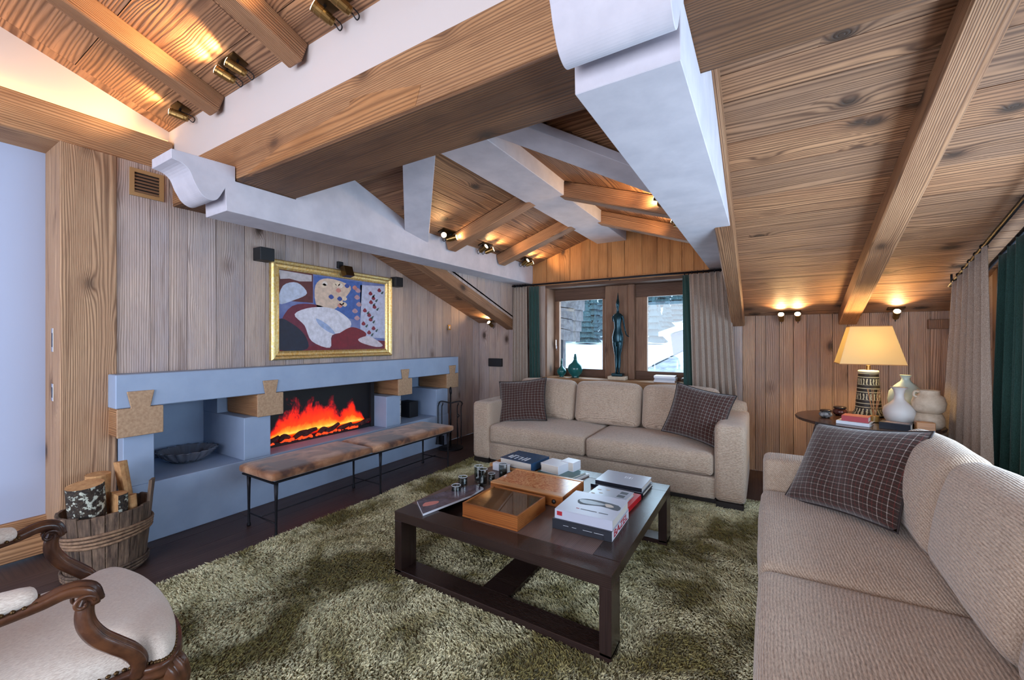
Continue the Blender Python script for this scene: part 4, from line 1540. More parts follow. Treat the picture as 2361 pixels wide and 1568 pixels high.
# ------------------------------------------------------------------ log bucket
bk = thing('log_bucket', 'round weathered stave bucket with willow hoops beside the fireplace', 'bucket', (-3.43, 0.86, 0), 0.3)
H_, rb_, rt_ = 0.385, 0.180, 0.215
ns = 22
for i in range(ns):
    a0, a1 = 2 * PI * i / ns + 0.006, 2 * PI * (i + 1) / ns - 0.006
    tall = 0.52 if i == 2 else H_ + 0.005 * (i % 3)
    bm = BM()
    vs = []
    for z in (0.0, tall):
        rr = rb_ + (rt_ - rb_) * z / H_
        for a, d in ((a0, 0), (a1, 0), (a1, -0.018), (a0, -0.018)):
            vs.append(bm.verts.new(((rr + d) * math.cos(a), (rr + d) * math.sin(a), z)))
    for f in ((0, 1, 2, 3), (4, 5, 6, 7), (0, 1, 5, 4), (1, 2, 6, 5), (2, 3, 7, 6), (3, 0, 4, 7)):
        bm.faces.new([vs[q] for q in f])
    finish('stave', bm, M['stave'], bk, bevel=0.002, seg=1)
bm = BM(); lathe(bm, [(0.0, 0.015), (rb_ - 0.018, 0.015), (rb_ - 0.018, 0.03), (0.0, 0.03)], 24)
finish('bottom_board', bm, M['stave'], bk)
for z in (0.225, 0.243, 0.262, 0.280, 0.018, 0.036, 0.054):
    rr = rb_ + (rt_ - rb_) * z / H_ + 0.007
    ph = z * 30
    bm = BM()
    tube(bm, [(rr * math.cos(a), rr * math.sin(a), z + 0.006 * math.sin(2 * a + ph)) for a in [2 * PI * i / 40 for i in range(40)]], 0.0085, 7, closed=True)
    finish('hoop', bm, M['hoop'] if z > 0.1 else M['stave'], bk, smooth=True)


def log(name, label, a, b, r, split=False, bark=None):
    a, b = V(a), V(b)
    bm = BM()
    d = (b - a).normalized()
    sec = None
    if split:
        sec = [(math.cos(t), math.sin(t)) for t in [PI * i / 8 for i in range(9)]]
        sec = [(x * 1.1, y - 0.35) for x, y in sec]
    nn = len(sec) if sec else 16
    tube(bm, [a, a + (b - a) * 0.5 + V((0.004, 0.003, 0)), b], [r * 0.97, r, r * 1.02], nn, sec=sec)
    bm.faces.ensure_lookup_table()
    for f in bm.faces:
        f.normal_update()
        if abs(f.normal.dot(d)) > 0.8 or (split and f.calc_area() > r * 0.7 * (b - a).length * 0.5):
            f.material_index = 1
    c = (a + b) / 2
    o = finish(name, bm, None, None, mats=[bark or M['bark'], M['cutwood']])
    return tag(o, label, 'log', 'firewood in the bucket')


bx_, by_ = -3.43, 0.86
log('firewood_log', 'thick round log with lichen-spotted bark, foremost in the bucket', (bx_ + 0.0, by_ - 0.07, 0.06), (bx_ + 0.045, by_ - 0.105, 0.555), 0.082)
log('firewood_log', 'round log standing behind the lichen-spotted one', (bx_ - 0.10, by_ - 0.03, 0.05), (bx_ - 0.075, by_ - 0.02, 0.575), 0.058, bark=M['cutwood'])
log('firewood_log', 'pale split log leaning to the right in the bucket', (bx_ + 0.02, by_ + 0.115, 0.12), (bx_ - 0.05, by_ + 0.075, 0.63), 0.05, True, M['cutwood'])
log('firewood_log', 'dark split log lying low at the front right of the bucket', (bx_ + 0.10, by_ + 0.02, 0.12), (bx_ + 0.10, by_ + 0.03, 0.475), 0.06, True)
log('firewood_log', 'thin square-cut stick between the split logs', (bx_ + 0.12, by_ + 0.10, 0.08), (bx_ + 0.11, by_ + 0.085, 0.45), 0.022, False, M['cutwood'])
for z, w, lab in ((1.40, 0.075, 'tall recessed metal pull plate on the edge of the left wall post'), (1.065, 0.055, 'small metal latch plate low on the edge of the left wall post')):
    t = thing('door_plate', lab, 'door plate', (-3.88, 0.7195, z))
    boxo('plate', M['steel'], t, -0.022, 0.022, -0.003, 0, -w, w, bevel=0.001)
    boxo('recess', M['black'], t, -0.011, 0.011, -0.0035, -0.003, -w * 0.6, w * 0.6)

# ------------------------------------------------------------------ rug
rug = thing('rug', 'large olive green and beige shag rug covering the floor under the table and sofas', 'rug', (0, 0, 0))
RX0, RX1, RY0, RY1 = -2.93, 0.75, 0.05, 4.12
boxo('backing', plain('rug_backing', S(96, 92, 60), 0.9), rug, RX0 + 0.01, RX1 - 0.01, RY0 + 0.01, RY1 - 0.01, 0.001, 0.012)
rs = np.random.RandomState(4)
N_ = 400000
px = rs.uniform(RX0, RX1, N_)
py = RY0 + (RY1 - RY0) * rs.uniform(0, 1, N_) ** 1.15
hgt = rs.uniform(0.018, 0.030, N_)
ang = rs.uniform(0, 2 * PI, N_)
lean = rs.uniform(0.006, 0.026, N_)
la = np.sin(px * 3.1 + 2 * np.sin(py * 2.3)) * 2.2 + np.cos(py * 3.7) * 1.6 + rs.normal(0, 0.9, N_)
wd_ = rs.uniform(0.0012, 0.0024, N_)
v = np.zeros((N_, 4, 3), np.float32)
ca, sa = np.cos(ang), np.sin(ang)
v[:, 0] = np.stack([px - ca * wd_, py - sa * wd_, np.full(N_, 0.008)], 1)
v[:, 1] = np.stack([px + ca * wd_, py + sa * wd_, np.full(N_, 0.008)], 1)
v[:, 2] = np.stack([px + ca * wd_ * 0.8 + np.cos(la) * lean * 0.4, py + sa * wd_ * 0.8 + np.sin(la) * lean * 0.4, 0.008 + hgt * 0.6], 1)
v[:, 3] = np.stack([px + np.cos(la) * lean, py + np.sin(la) * lean, hgt], 1)
me = bpy.data.meshes.new('pile')
me.vertices.add(N_ * 4)
me.vertices.foreach_set('co', v.ravel())
idx = (np.arange(N_)[:, None] * 4 + np.array([0, 1, 2, 0, 2, 3])[None]).ravel().astype(np.int32)
me.loops.add(N_ * 6)
me.loops.foreach_set('vertex_index', idx)
me.polygons.add(N_ * 2)
me.polygons.foreach_set('loop_start', (np.arange(N_ * 2) * 3).astype(np.int32))
me.polygons.foreach_set('loop_total', np.full(N_ * 2, 3, np.int32))
me.update(calc_edges=True)
me.materials.append(M['pile'])
o = bpy.data.objects.new('pile', me)
C.objects.link(o)
o.parent = rug
o['kind'] = 'stuff'

# ------------------------------------------------------------------ sofas (local frame: x along the sofa, -y is the front)


def sofa(name, label, L, D, loc, rz, arm_h, back_h, seats, backs, seat_d=0.0, arm_w=0.235):
    t = thing(name, label, 'sofa', loc, rz, 'ribbed taupe sofas')
    m = M['chen']
    hl = L / 2
    for s in (-1, 1):
        a, b = (s * hl, s * (hl - arm_w))
        softbox('arm', m, t, min(a, b), max(a, b), -0.0, D - 0.02, 0.065, arm_h, r=0.045, top=0.006, n=12)
    softbox('base', m, t, -hl + arm_w - 0.01, hl - arm_w + 0.01, 0.012, D - 0.2, 0.065, 0.255, r=0.02, n=8)
    softbox('back', m, t, -hl + 0.02, hl - 0.02, D - 0.17, D, 0.065, back_h, r=0.06, top=0.01, n=12)
    for i in range(seats):
        w = (L - 2 * arm_w) / seats
        x0 = -hl + arm_w + i * w
        softbox('seat_cushion', m, t, x0 + 0.003, x0 + w - 0.003, -0.012, D - 0.2, 0.258, 0.455, r=0.045, top=0.035, front=0.012, n=18, wob=0.004, seed=i * 3 + 1)
    for i in range(backs):
        w = (L - 2 * arm_w) / backs
        x0 = -hl + arm_w + i * w
        o = softbox('back_cushion', m, t, x0 + 0.006, x0 + w - 0.006, -0.085, 0.085, -0.235, 0.225, r=0.07, top=0.02, front=0.05, back=0.02, n=18, wob=0.007, seed=i * 7 + 2)
        o.location = (x0 + w / 2, D - 0.285, 0.69)
        o.rotation_euler = (math.radians(-12), 0, 0)
    for s in (-1, 1):
        for y in (0.06, D - 0.08):
            boxo('foot', M['dark'], t, s * (hl - 0.12) - 0.10, s * (hl - 0.12) + 0.10, y - 0.05, y + 0.05, 0.0, 0.066)
    boxo('plinth', M['dark'], t, -hl + 0.08, hl - 0.08, 0.05, D - 0.05, 0.028, 0.064)
    return t


sofa('sofa', 'three-cushion ribbed taupe sofa standing under the window', 2.73, 0.98, (-1.485, 3.79, 0.0), 0.0, 0.70, 0.80, 2, 3)
sofa('sofa', 'ribbed taupe sofa in the right foreground, seen along its seat', 2.62, 0.98, (-0.005, 2.03, 0.0), -PI / 2, 0.64, 0.80, 2, 3, arm_w=0.25)


def cushion(label, w, h, t, loc, rot):
    o = thing('scatter_cushion', label, 'cushion', loc)
    o.rotation_euler = rot
    p = pillow('cover', w, h, t, M['plaid'], o)
    bm = BM()
    pts = []
    n = 14
    for e in range(4):
        for i in range(n):
            q = i / n * 2 - 1
            u, v = ((q, -1), (1, q), (-q, 1), (-1, -q))[e]
            pts.append((w / 2 * u * (1 - 0.09 * (1 - v * v)), 0, h / 2 * v * (1 - 0.09 * (1 - u * u))))
    tube(bm, pts, 0.005, 6, closed=True)
    finish('piping', bm, M['piping'], o, smooth=True)
    return o


cushion('brown checked wool cushion at the left end of the sofa under the window', 0.60, 0.50, 0.15, (-2.39, 4.14, 0.70), (math.radians(-20), math.radians(-7), math.radians(10)))
cushion('brown checked wool cushion at the right end of the sofa under the window', 0.54, 0.50, 0.16, (-0.52, 4.12, 0.72), (math.radians(-22), math.radians(9), math.radians(-14)))
_x = V((0.385, -0.425, 0.07)).normalized(); _z = V((0.185, 0.175, 0.39)); _z = (_z - _x * _z.dot(_x)).normalized(); _y = _z.cross(_x)
_m = Matrix(((_x.x, _y.x, _z.x), (_x.y, _y.y, _z.y), (_x.z, _y.z, _z.z)))
cushion('large brown checked wool cushion on the foreground sofa', 0.63, 0.53, 0.17, (0.40, 2.87, 0.70), _m.to_euler())

# ------------------------------------------------------------------ coffee table
TZ = 0.39
ct = thing('coffee_table', 'large square dark wenge coffee table with open loop legs on the green rug', 'coffee table', (-1.21, 2.37, 0))
X0, X1, Y0, Y1 = -0.655, 0.655, -0.65, 0.65
FW = 0.125
for nm, y0 in (('near', Y0), ('far', Y1 - FW)):
    for s in (-1, 1):
        a, b = (X0, X0 + 0.055) if s < 0 else (X1 - 0.055, X1)
        bm = BM(); box(bm, -0.15, 0.15, -FW / 2, FW / 2, -0.0275, 0.0275)
        o = finish('leg', bm, M['wenge'], ct, bevel=0.003, seg=1)
        o.location = ((a + b) / 2, y0 + FW / 2, 0.185)
        o.rotation_euler = (0, PI / 2, 0)
        o.scale = ((TZ - 0.055 - 0.055 + 0.02) / 0.30, 1, 1)
    boxo('bottom_rail', M['wenge'], ct, X0, X1, y0, y0 + FW, 0.0, 0.05, bevel=0.003)
boxo('stretcher', M['wenge'], ct, -0.11, 0.06, Y0 + FW, Y1 - FW, 0.0, 0.048, bevel=0.003)
# top: border, veneer panels, sunk compartment at the front left
BW = 0.135
top = boxo('table_top', M['wenge'], ct, X0, X1, Y0, Y0 + BW, TZ - 0.055, TZ, bevel=0.002)
boxo('top_border', M['wenge'], ct, X0, X1, Y1 - BW, Y1, TZ - 0.055, TZ, bevel=0.002)
b1 = boxo('top_border', M['wenge'], ct, X1 - BW, X1, Y0 + BW, Y1 - BW, TZ - 0.055, TZ, bevel=0.002)
boxo('veneer_panel', M['veneer'], ct, X0, X0 + BW, Y0 + BW, Y1 - BW, TZ - 0.055, TZ - 0.0005)
RCX = -0.20
boxo('compartment_floor', M['wenge'], ct, X0 + BW, RCX, Y0 + BW, -0.10, TZ - 0.055, TZ - 0.045)
boxo('veneer_panel', M['veneer'], ct, X0 + BW, X1 - BW, -0.10, Y1 - BW, TZ - 0.055, TZ - 0.001)
boxo('veneer_panel', M['veneer'], ct, RCX, X1 - BW, Y0 + BW, -0.10, TZ - 0.055, TZ - 0.001)
bm = BM()
ZT = TZ + 0.0005


def book(label, x0, x1, y0, y1, z0, h, cover, rz=0.0, spine='y-', name='book', group=None, pages=True, cat='book'):
    """closed book: cover boards, page block, spine on one side; world coordinates"""
    cx, cy_ = (x0 + x1) / 2, (y0 + y1) / 2
    t = thing(name, label, cat, (cx, cy_, z0), rz, group)
    a, b = (x1 - x0) / 2, (y1 - y0) / 2
    bt = min(0.0035, h * 0.12)
    boxo('cover', cover, t, -a, a, -b, b, 0, bt)
    boxo('cover', cover, t, -a, a, -b, b, h - bt, h, bevel=0.0008)
    i = 0.004
    px0, px1, py0, py1 = -a + i, a - i, -b + i, b - i
    if spine == 'y-':
        boxo('spine', cover, t, -a, a, -b, -b + 0.004, bt, h - bt); py0 = -b + 0.004
    elif spine == 'y+':
        boxo('spine', cover, t, -a, a, b - 0.004, b, bt, h - bt); py1 = b - 0.004
    elif spine == 'x+':
        boxo('spine', cover, t, a - 0.004, a, -b, b, bt, h - bt); px1 = a - 0.004
    else:
        boxo('spine', cover, t, -a, -a + 0.004, -b, b, bt, h - bt); px0 = -a + 0.004
    boxo('pages', M['paper'], t, px0, px1, py0, py1, bt, h - bt)
    return t


# foreground stack
b = book('thick black hardback under the grey photo book, foremost stack on the coffee table', -0.975, -0.65, 2.01, 2.33, ZT, 0.052, M['blackcov'], 0.02)
boxo('spine_label', M['white'], b, 0.1625, 0.1632, -0.158, 0.158, 0.002, 0.050)
text('spine_title', 'BAZEL', 0.052, M['redink'], b, (0.1636, 0.0, 0.026), (PI / 2, 0, PI / 2), 1.75, 0.0008)
for i, (x, w) in enumerate(((-0.10, 0.03), (-0.05, 0.024), (0.01, 0.05), (0.07, 0.05))):
    boxo('edge_lettering', M['whiteink'], b, x, x + w, -0.1608, -0.1602, 0.026, 0.0275)
b = book('large grey photo book with a dark picture on its jacket, foremost on the table', -0.965, -0.65, 2.02, 2.33, ZT + 0.0525, 0.050, M['jacket'], 0.02)
bm = BM(); prism(bm, smooth2([(-0.09, 0.03), (-0.02, 0.065), (0.13, 0.05), (0.145, -0.02), (0.05, -0.005), (-0.06, -0.03)], 3), lambda u, v, t: (u, v, t), 0.0502, 0.0506)
finish('cover_picture', bm, M['darkink'], b)
bm = BM(); prism(bm, smooth2([(-0.085, 0.03), (-0.02, 0.045), (0.06, 0.03), (0.04, 0.005), (-0.05, -0.01)], 3), lambda u, v, t: (u, v, t), 0.0506, 0.0509)
finish('cover_picture', bm, M['grey'], b)
bm = BM(); prism(bm, smooth2([(0.06, 0.035), (0.09, 0.04), (0.115, 0.015), (0.08, 0.0)], 3), lambda u, v, t: (u, v, t), 0.0506, 0.0509)
finish('cover_picture', bm, M['paper'], b)
for i, (x, w, mt) in enumerate(((-0.06, 0.018, M['redink']), (-0.035, 0.09, M['darkink']), (0.065, 0.05, M['darkink']))):
    boxo('cover_lettering', mt, b, x, x + w, -0.095, -0.088, 0.0502, 0.0506)
boxo('edge_mark', M['redink'], b, -0.145, -0.115, -0.1556, -0.155, 0.018, 0.040)
# red book + paperback
b = book('bright red hardback under a photo paperback on the right side of the coffee table', -0.955, -0.67, 2.385, 2.66, ZT, 0.032, M['red'], -0.05, 'x+')
b = book('grey paperback with small pictures lying on the bright red book', -0.935, -0.70, 2.40, 2.61, ZT + 0.0325, 0.022, M['silver'], -0.06)
boxo('spine_band', M['blackcov'], b, -0.1175, 0.1175, -0.1058, -0.1052, 0.001, 0.021)
for i in range(3):
    boxo('cover_picture', M['darkink'], b, 0.05, 0.095, -0.085 + i * 0.06, -0.045 + i * 0.06, 0.0222, 0.0225)
for x, y in ((-0.08, 0.03), (-0.05, -0.02), (-0.03, 0.05), (-0.09, -0.05)):
    bm = BM(); prism(bm, [(x + 0.014 * math.cos(a), y + 0.010 * math.sin(a)) for a in [2 * PI * i / 6 for i in range(6)]], lambda u, v, t: (u, v, t), 0.0222, 0.0225)
    finish('cover_picture', M and bm, M['paper'], b)
# silver pair at the back right
b = book('black hardback beneath the silver book near the far right table corner', -1.015, -0.66, 2.70, 2.945, ZT, 0.022, M['blackcov'], -0.02)
b = book('large silver-grey book near the far right corner of the coffee table', -0.985, -0.67, 2.71, 2.965, ZT + 0.0225, 0.030, M['silver'], -0.02)
boxo('spine_band', M['blackcov'], b, -0.1575, 0.1575, -0.1283, -0.1277, 0.002, 0.028)
for q in ((0.0, 0.008), (0.016, 0.004), (0.028, 0.012), (0.048, 0.004)):
    boxo('cover_lettering', M['whiteink'], b, q[0], q[0] + q[1], 0.01, 0.05, 0.0301, 0.0305)
# back left
b = book('thick deep blue hardback with white lettering near the far left table corner', -1.77, -1.47, 2.72, 2.97, ZT + 0.023, 0.06, M['blue'], -0.10, 'x+')
bm = BM()
for a in ((-0.11, -0.09, -0.08, 0.0), (-0.11, -0.05, -0.015, 0.0), (-0.08, -0.065, -0.09, -0.02), (-0.04, -0.028, -0.09, -0.02), (-0.04, 0.0, -0.03, -0.02), (0.0, 0.012, -0.09, -0.02), (0.03, 0.042, -0.09, -0.01), (0.055, 0.07, -0.09, -0.01)):
    box(bm, a[0], a[1], a[2], a[3], 0.0602, 0.0606)
finish('cover_lettering', bm, M['whiteink'], b)
boxo('spine_mark', M['whiteink'], b, 0.1502, 0.1506, 0.0, 0.02, 0.02, 0.04)
o = book('small white paperback leaning in front of the deep blue hardback', -1.80, -1.66, 2.655, 2.70, ZT + 0.001, 0.055, M['white'], -0.08)
tr = thing('wooden_tray', 'shallow pinkish wooden tray under the deep blue hardback', 'tray', (-1.66, 2.835, ZT), -0.06)
boxo('tray_floor', M['boxwood2'], tr, -0.20, 0.20, -0.11, 0.14, 0, 0.006)
for a in ((-0.20, 0.20, -0.118, -0.108, 0, 0.022), (-0.20, 0.20, 0.138, 0.148, 0, 0.022), (-0.21, -0.20, -0.118, 0.148, 0, 0.022), (0.20, 0.21, -0.118, 0.148, 0, 0.022)):
    boxo('tray_side', M['boxwood2'], tr, *a)
b = book('wide white book at the bottom of the pile behind the burl box', -1.43, -1.13, 2.72, 2.96, ZT, 0.014, M['white'], -0.22)
b = book('thin teal book second in the pile behind the burl box', -1.43, -1.15, 2.71, 2.94, ZT + 0.0145, 0.013, plain('teal_cover', S(70, 110, 110), 0.3), -0.25)
b = book('chunky grey-edged white book standing out on top of the pile behind the burl box', -1.42, -1.26, 2.74, 2.90, ZT + 0.028, 0.062, M['white'], -0.15, 'x+')
b = book('second chunky white book at the back of the pile behind the burl box', -1.31, -1.20, 2.86, 2.965, ZT + 0.028, 0.066, M['white'], -0.15, 'x+')

# glass topped drawer box and burl box
gb = thing('display_box', 'honey brown wooden drawer box with a glass lid at the front of the table', 'box', (-1.29, 2.03, ZT), 0.0)
a, b_ = 0.183, 0.163
boxo('box_floor', M['boxwood'], gb, -a, a, -b_, b_, 0, 0.010)
for q in ((-a, a, -b_, -b_ + 0.010), (-a, a, b_ - 0.010, b_), (-a, -a + 0.010, -b_ + 0.010, b_ - 0.010), (a - 0.010, a, -b_ + 0.010, b_ - 0.010)):
    boxo('box_side', M['boxwood'], gb, *q, 0.010, 0.080, bevel=0.0015)
boxo('lid_panel', M['darkpanel'], gb, -a + 0.010, a - 0.010, -b_ + 0.010, b_ - 0.010, 0.066, 0.070)
boxo('glass_lid', M['glass'], gb, -a + 0.010, a - 0.010, -b_ + 0.010, b_ - 0.010, 0.0745, 0.0765)
bb = thing('games_box', 'flat wooden games box with a glossy orange burl top in the middle of the table', 'box', (-1.29, 2.435, ZT), 0.0)
a, b_ = 0.262, 0.170
boxo('box_body', M['boxwood'], bb, -a, a, -b_, b_, 0, 0.062, bevel=0.002)
boxo('burl_panel', M['burl'], bb, -a + 0.006, a - 0.006, -b_ + 0.052, b_ - 0.026, 0.062, 0.0665)
boxo('frame_strip', M['boxwood2'], bb, -a, a, -b_, -b_ + 0.050, 0.062, 0.070, bevel=0.001)
boxo('frame_strip', M['boxwood2'], bb, -a, a, b_ - 0.024, b_, 0.062, 0.070, bevel=0.001)
for x in (-0.19, 0.205):
    bm = BM(); tube(bm, [(x, -b_, 0.032), (x, -b_ - 0.006, 0.032), (x, -b_ - 0.012, 0.032)], [0.009, 0.014, 0.011], 14)
    finish('knob', bm, M['dark'], bb, smooth=True)
# magazine bridging the compartment
bm = BM()
cz = TZ + 0.001
pts = [(-1.668, 1.752), (-1.605, 2.12), (-1.615, 2.275), (-1.70, 2.295), (-1.80, 2.06), (-1.835, 1.875)]
mg = thing('magazine', 'glossy dark magazine lying across the front left corner of the table', 'magazine', (-1.70, 2.0, cz))
prism(bm, [(p[0] + 1.70, p[1] - 2.0) for p in pts], lambda u, v, t: (u, v, t), 0, 0.012)
finish('pages', bm, M['white'], mg)
bm = BM(); prism(bm, [(p[0] + 1.70, p[1] - 2.0) for p in pts], lambda u, v, t: (u, v, t), 0.0122, 0.0128)
finish('cover', bm, plain('magazine_cover', S(58, 52, 66), 0.18, col2=S(96, 88, 104), nscale=14), mg)
bm = BM(); prism(bm, smooth2([(-0.07, -0.12), (-0.02, -0.06), (0.0, -0.1), (-0.04, -0.17)], 3), lambda u, v, t: (u, v, t), 0.0129, 0.0132)
finish('cover_picture', bm, plain('cover_pink', S(206, 130, 120), 0.3), mg)
# smoked glass tumblers
for i, (x, y, h, r, lab) in enumerate(((-1.735, 2.385, 0.112, 0.031, 'tall smoked glass tumbler at the back left of the cluster'), (-1.668, 2.345, 0.112, 0.031, 'tall smoked glass tumbler in the middle of the cluster'),
                                       (-1.622, 2.53, 0.108, 0.031, 'tall smoked glass tumbler touching the games box'), (-1.665, 2.445, 0.055, 0.026, 'short clear tumbler hidden among the tall ones'),
                                       (-1.775, 2.255, 0.066, 0.031, 'medium smoked tumbler behind the foremost short one'), (-1.745, 2.145, 0.045, 0.031, 'shortest tumbler, closest to the magazine'))):
    t = thing('glass_tumbler', lab, 'glass', (x, y, ZT), 0, 'smoked glass tumblers on the coffee table')
    bm = BM(); lathe(bm, [(r * 0.9, 0), (r, 0.002), (r, h), (r - 0.003, h), (r - 0.003, 0.014), (0, 0.012)], 20)
    finish('glass_wall', bm, M['smoke'], t, smooth=False)
    bm = BM(); lathe(bm, [(0, 0.0145), (r - 0.004, 0.0145), (r - 0.004, h * 0.55), (0, h * 0.55)], 16)
    finish('candle_wax', bm, plain('dark_wax', S(52, 58, 58), 0.3), t)
    bm = BM()
    tube(bm, [((r - 0.0015) * math.cos(a_), (r - 0.0015) * math.sin(a_), h) for a_ in [2 * PI * k / 20 for k in range(20)]], 0.0016, 6, closed=True)
    finish('rim', bm, M['whiteink'], t, smooth=True)

# ------------------------------------------------------------------ armchair
ac = thing('armchair', 'carved walnut armchair with cream nailed upholstery in the lower left corner', 'armchair', (-2.075, 0.335, 0), math.radians(-5))
wal = M['carved']
# seat outline (local: x right, y forward)
outl = smooth2([(-0.30, -0.26), (0.0, -0.28), (0.30, -0.26), (0.315, -0.05), (0.328, 0.17), (0.372, 0.27), (0.23, 0.325), (0.0, 0.345), (-0.23, 0.325), (-0.372, 0.27), (-0.328, 0.17), (-0.315, -0.05)], 5)
bm = BM()
rings = []
for z, s in ((0.335, 0.985), (0.36, 1.0), (0.385, 1.0), (0.405, 0.975), (0.425, 0.92), (0.44, 0.82), (0.452, 0.66), (0.46, 0.45), (0.463, 0.22)):
    rings.append([bm.verts.new((x * s, y * s, z)) for x, y in outl])
for A, B in zip(rings, rings[1:]):
    for k in range(len(A)):
        bm.faces.new((A[k], A[(k + 1) % len(A)], B[(k + 1) % len(A)], B[k]))
bm.faces.new(rings[-1]); bm.faces.new(rings[0][::-1])
finish('seat', bm, M['velvet'], ac, smooth=True)
bm = BM()
sec = [(0.9, 1.0), (1.0, 0.5), (0.75, 0.2), (1.0, -0.2), (0.8, -1.0), (-0.8, -1.0), (-0.8, 1.0)]
ol = [(x, y) for x, y in outl]
tube(bm, [(x * 0.985, y * 0.985, 0.318 - 0.012 * math.cos(4 * math.atan2(y, x))) for x, y in ol], 0.024, closed=True, sec=sec)
finish('seat_rail', bm, wal, ac, smooth=True)
bm = BM()
for k in range(0, len(ol)):
    for q in (0.0, 0.5):
        x = ol[k][0] * (1 - q) + ol[(k + 1) % len(ol)][0] * q
        y = ol[k][1] * (1 - q) + ol[(k + 1) % len(ol)][1] * q
        bmesh.ops.create_icosphere(bm, subdivisions=1, radius=0.0075, matrix=Matrix.Translation((x * 1.0, y * 1.0, 0.352)))
o = finish('nailhead_trim', bm, M['bronze'], ac, smooth=True); o['kind'] = 'stuff'
fl = [(1.05, 0.0), (1.0, 0.45), (0.82, 0.62), (0.62, 0.55), (0.5, 0.62), (0.42, 0.9), (0.2, 1.02), (0.0, 0.82), (-0.2, 1.02), (-0.42, 0.9), (-0.5, 0.62), (-0.62, 0.55), (-0.82, 0.62), (-1.0, 0.45), (-1.05, 0.0), (-0.8, -0.3), (-0.7, -0.7), (0.0, -0.95), (0.7, -0.7), (0.8, -0.3)]
for s in (-1, 1):
    # arm: rail, scroll, support
    X = 0.333 * s
    rail = crom([(X * 0.86, -0.34, 0.66), (X * 0.95, -0.15, 0.64), (X * 1.0, -0.02, 0.652), (X * 1.03, 0.045, 0.668), (X * 1.05, 0.085, 0.655), (X * 1.05, 0.098, 0.615)], 5)
    bm = BM()
    tube(bm, rail, [0.015 + 0.010 * min(1, i / (len(rail) * 0.75)) for i in range(len(rail))], sec=fl)
    arm = finish('arm', bm, wal, ac, smooth=True)
    sup = crom([(X * 1.05, 0.090, 0.640), (X * 1.05, 0.078, 0.60), (X * 1.06, 0.082, 0.555), (X * 1.07, 0.106, 0.505), (X * 1.08, 0.142, 0.462), (X * 1.08, 0.178, 0.420), (X * 1.07, 0.200, 0.375), (X * 1.04, 0.195, 0.325)], 5)
    bm = BM()
    tube(bm, sup, [0.019 + 0.006 * abs(math.sin(i / len(sup) * 3.0)) for i in range(len(sup))], sec=fl)
    finish('arm_support', bm, wal, ac, smooth=True)
    for sd in (-1, 1):      # volute on both sides of the scroll
        bm = BM()
        pts = []
        for i in range(26):
            th = i / 25 * 4.2 * PI / 2
            rr = 0.026 * (1 - i / 30)
            pts.append((X * 1.05 + sd * 0.024, 0.072 + rr * math.cos(th), 0.628 + rr * math.sin(th)))
        tube(bm, pts, 0.0055, 6)
        finish('volute', bm, wal, arm, smooth=True)
    # pad
    pad = softbox('arm_pad', M['velvet'], ac, X * 0.94 - 0.033, X * 0.94 + 0.033, -0.27, -0.01, 0.655, 0.70, r=0.022, top=0.014, n=10)
    bm = BM()
    for i in range(13):
        for q in (-1, 1):
            bmesh.ops.create_icosphere(bm, subdivisions=1, radius=0.0065, matrix=Matrix.Translation((q * 0.032, -0.122 + i * 0.0205, -0.0155)))
    for i in range(4):
        bmesh.ops.create_icosphere(bm, subdivisions=1, radius=0.0065, matrix=Matrix.Translation((-0.022 + i * 0.015, 0.132, -0.0155)))
    o = finish('nailheads', bm, M['bronze'], pad, smooth=True); o['kind'] = 'stuff'
    # cabriole legs
    for y, out in ((0.265, 1), (-0.25, -1)):
        q = 0.335 if y > 0 else 0.29
        lg = crom([(s * q, y, 0.335), (s * (q + 0.028), y + out * 0.03, 0.27), (s * (q + 0.012), y + out * 0.022, 0.17), (s * (q - 0.012), y + out * 0.0, 0.07), (s * (q + 0.006), y + out * 0.02, 0.02), (s * (q + 0.010), y + out * 0.026, 0.004)], 5)
        bm = BM()
        rr = [0.036, 0.040, 0.042, 0.042, 0.040, 0.038, 0.034, 0.031, 0.028, 0.026, 0.024, 0.022, 0.020, 0.018, 0.017, 0.016, 0.016, 0.016, 0.017, 0.019, 0.021, 0.022, 0.022, 0.020, 0.018, 0.014]
        tube(bm, lg, [rr[min(i, 25)] for i in range(len(lg))], sec=fl)
        leg = finish('leg', bm, wal, ac, smooth=True)
        if y > 0:
            bm = BM()
            for i, (dx_, dz_, r_) in enumerate(((0.0, 0.0, 0.016), (-0.024, 0.016, 0.013), (0.024, 0.016, 0.013), (-0.016, -0.022, 0.012), (0.016, -0.022, 0.012), (0.0, -0.045, 0.010), (-0.04, 0.03, 0.009), (0.04, 0.03, 0.009))):
                bmesh.ops.create_icosphere(bm, subdivisions=2, radius=r_, matrix=Matrix.Translation((s * (q + 0.026) + dx_ * 0.8 - s * abs(dx_) * 0.5, y + 0.052 - abs(dx_) * 0.4, 0.295 + dz_)) @ Matrix.Diagonal((1.3, 0.6, 1.0, 1)))
            finish('carved_flower', bm, wal, leg, smooth=True)
# side scrolls below the arm supports
for s in (-1, 1):
    bm = BM()
    pts = [(s * 0.372, 0.11 - 0.05 + (0.055 * (1 - i / 34)) * math.cos(i / 30 * 3.6 * PI), 0.285 + (0.055 * (1 - i / 34)) * math.sin(i / 30 * 3.6 * PI)) for i in range(31)]
    tube(bm, pts, 0.011, 7)
    finish('rail_scroll', bm, wal, ac, smooth=True)
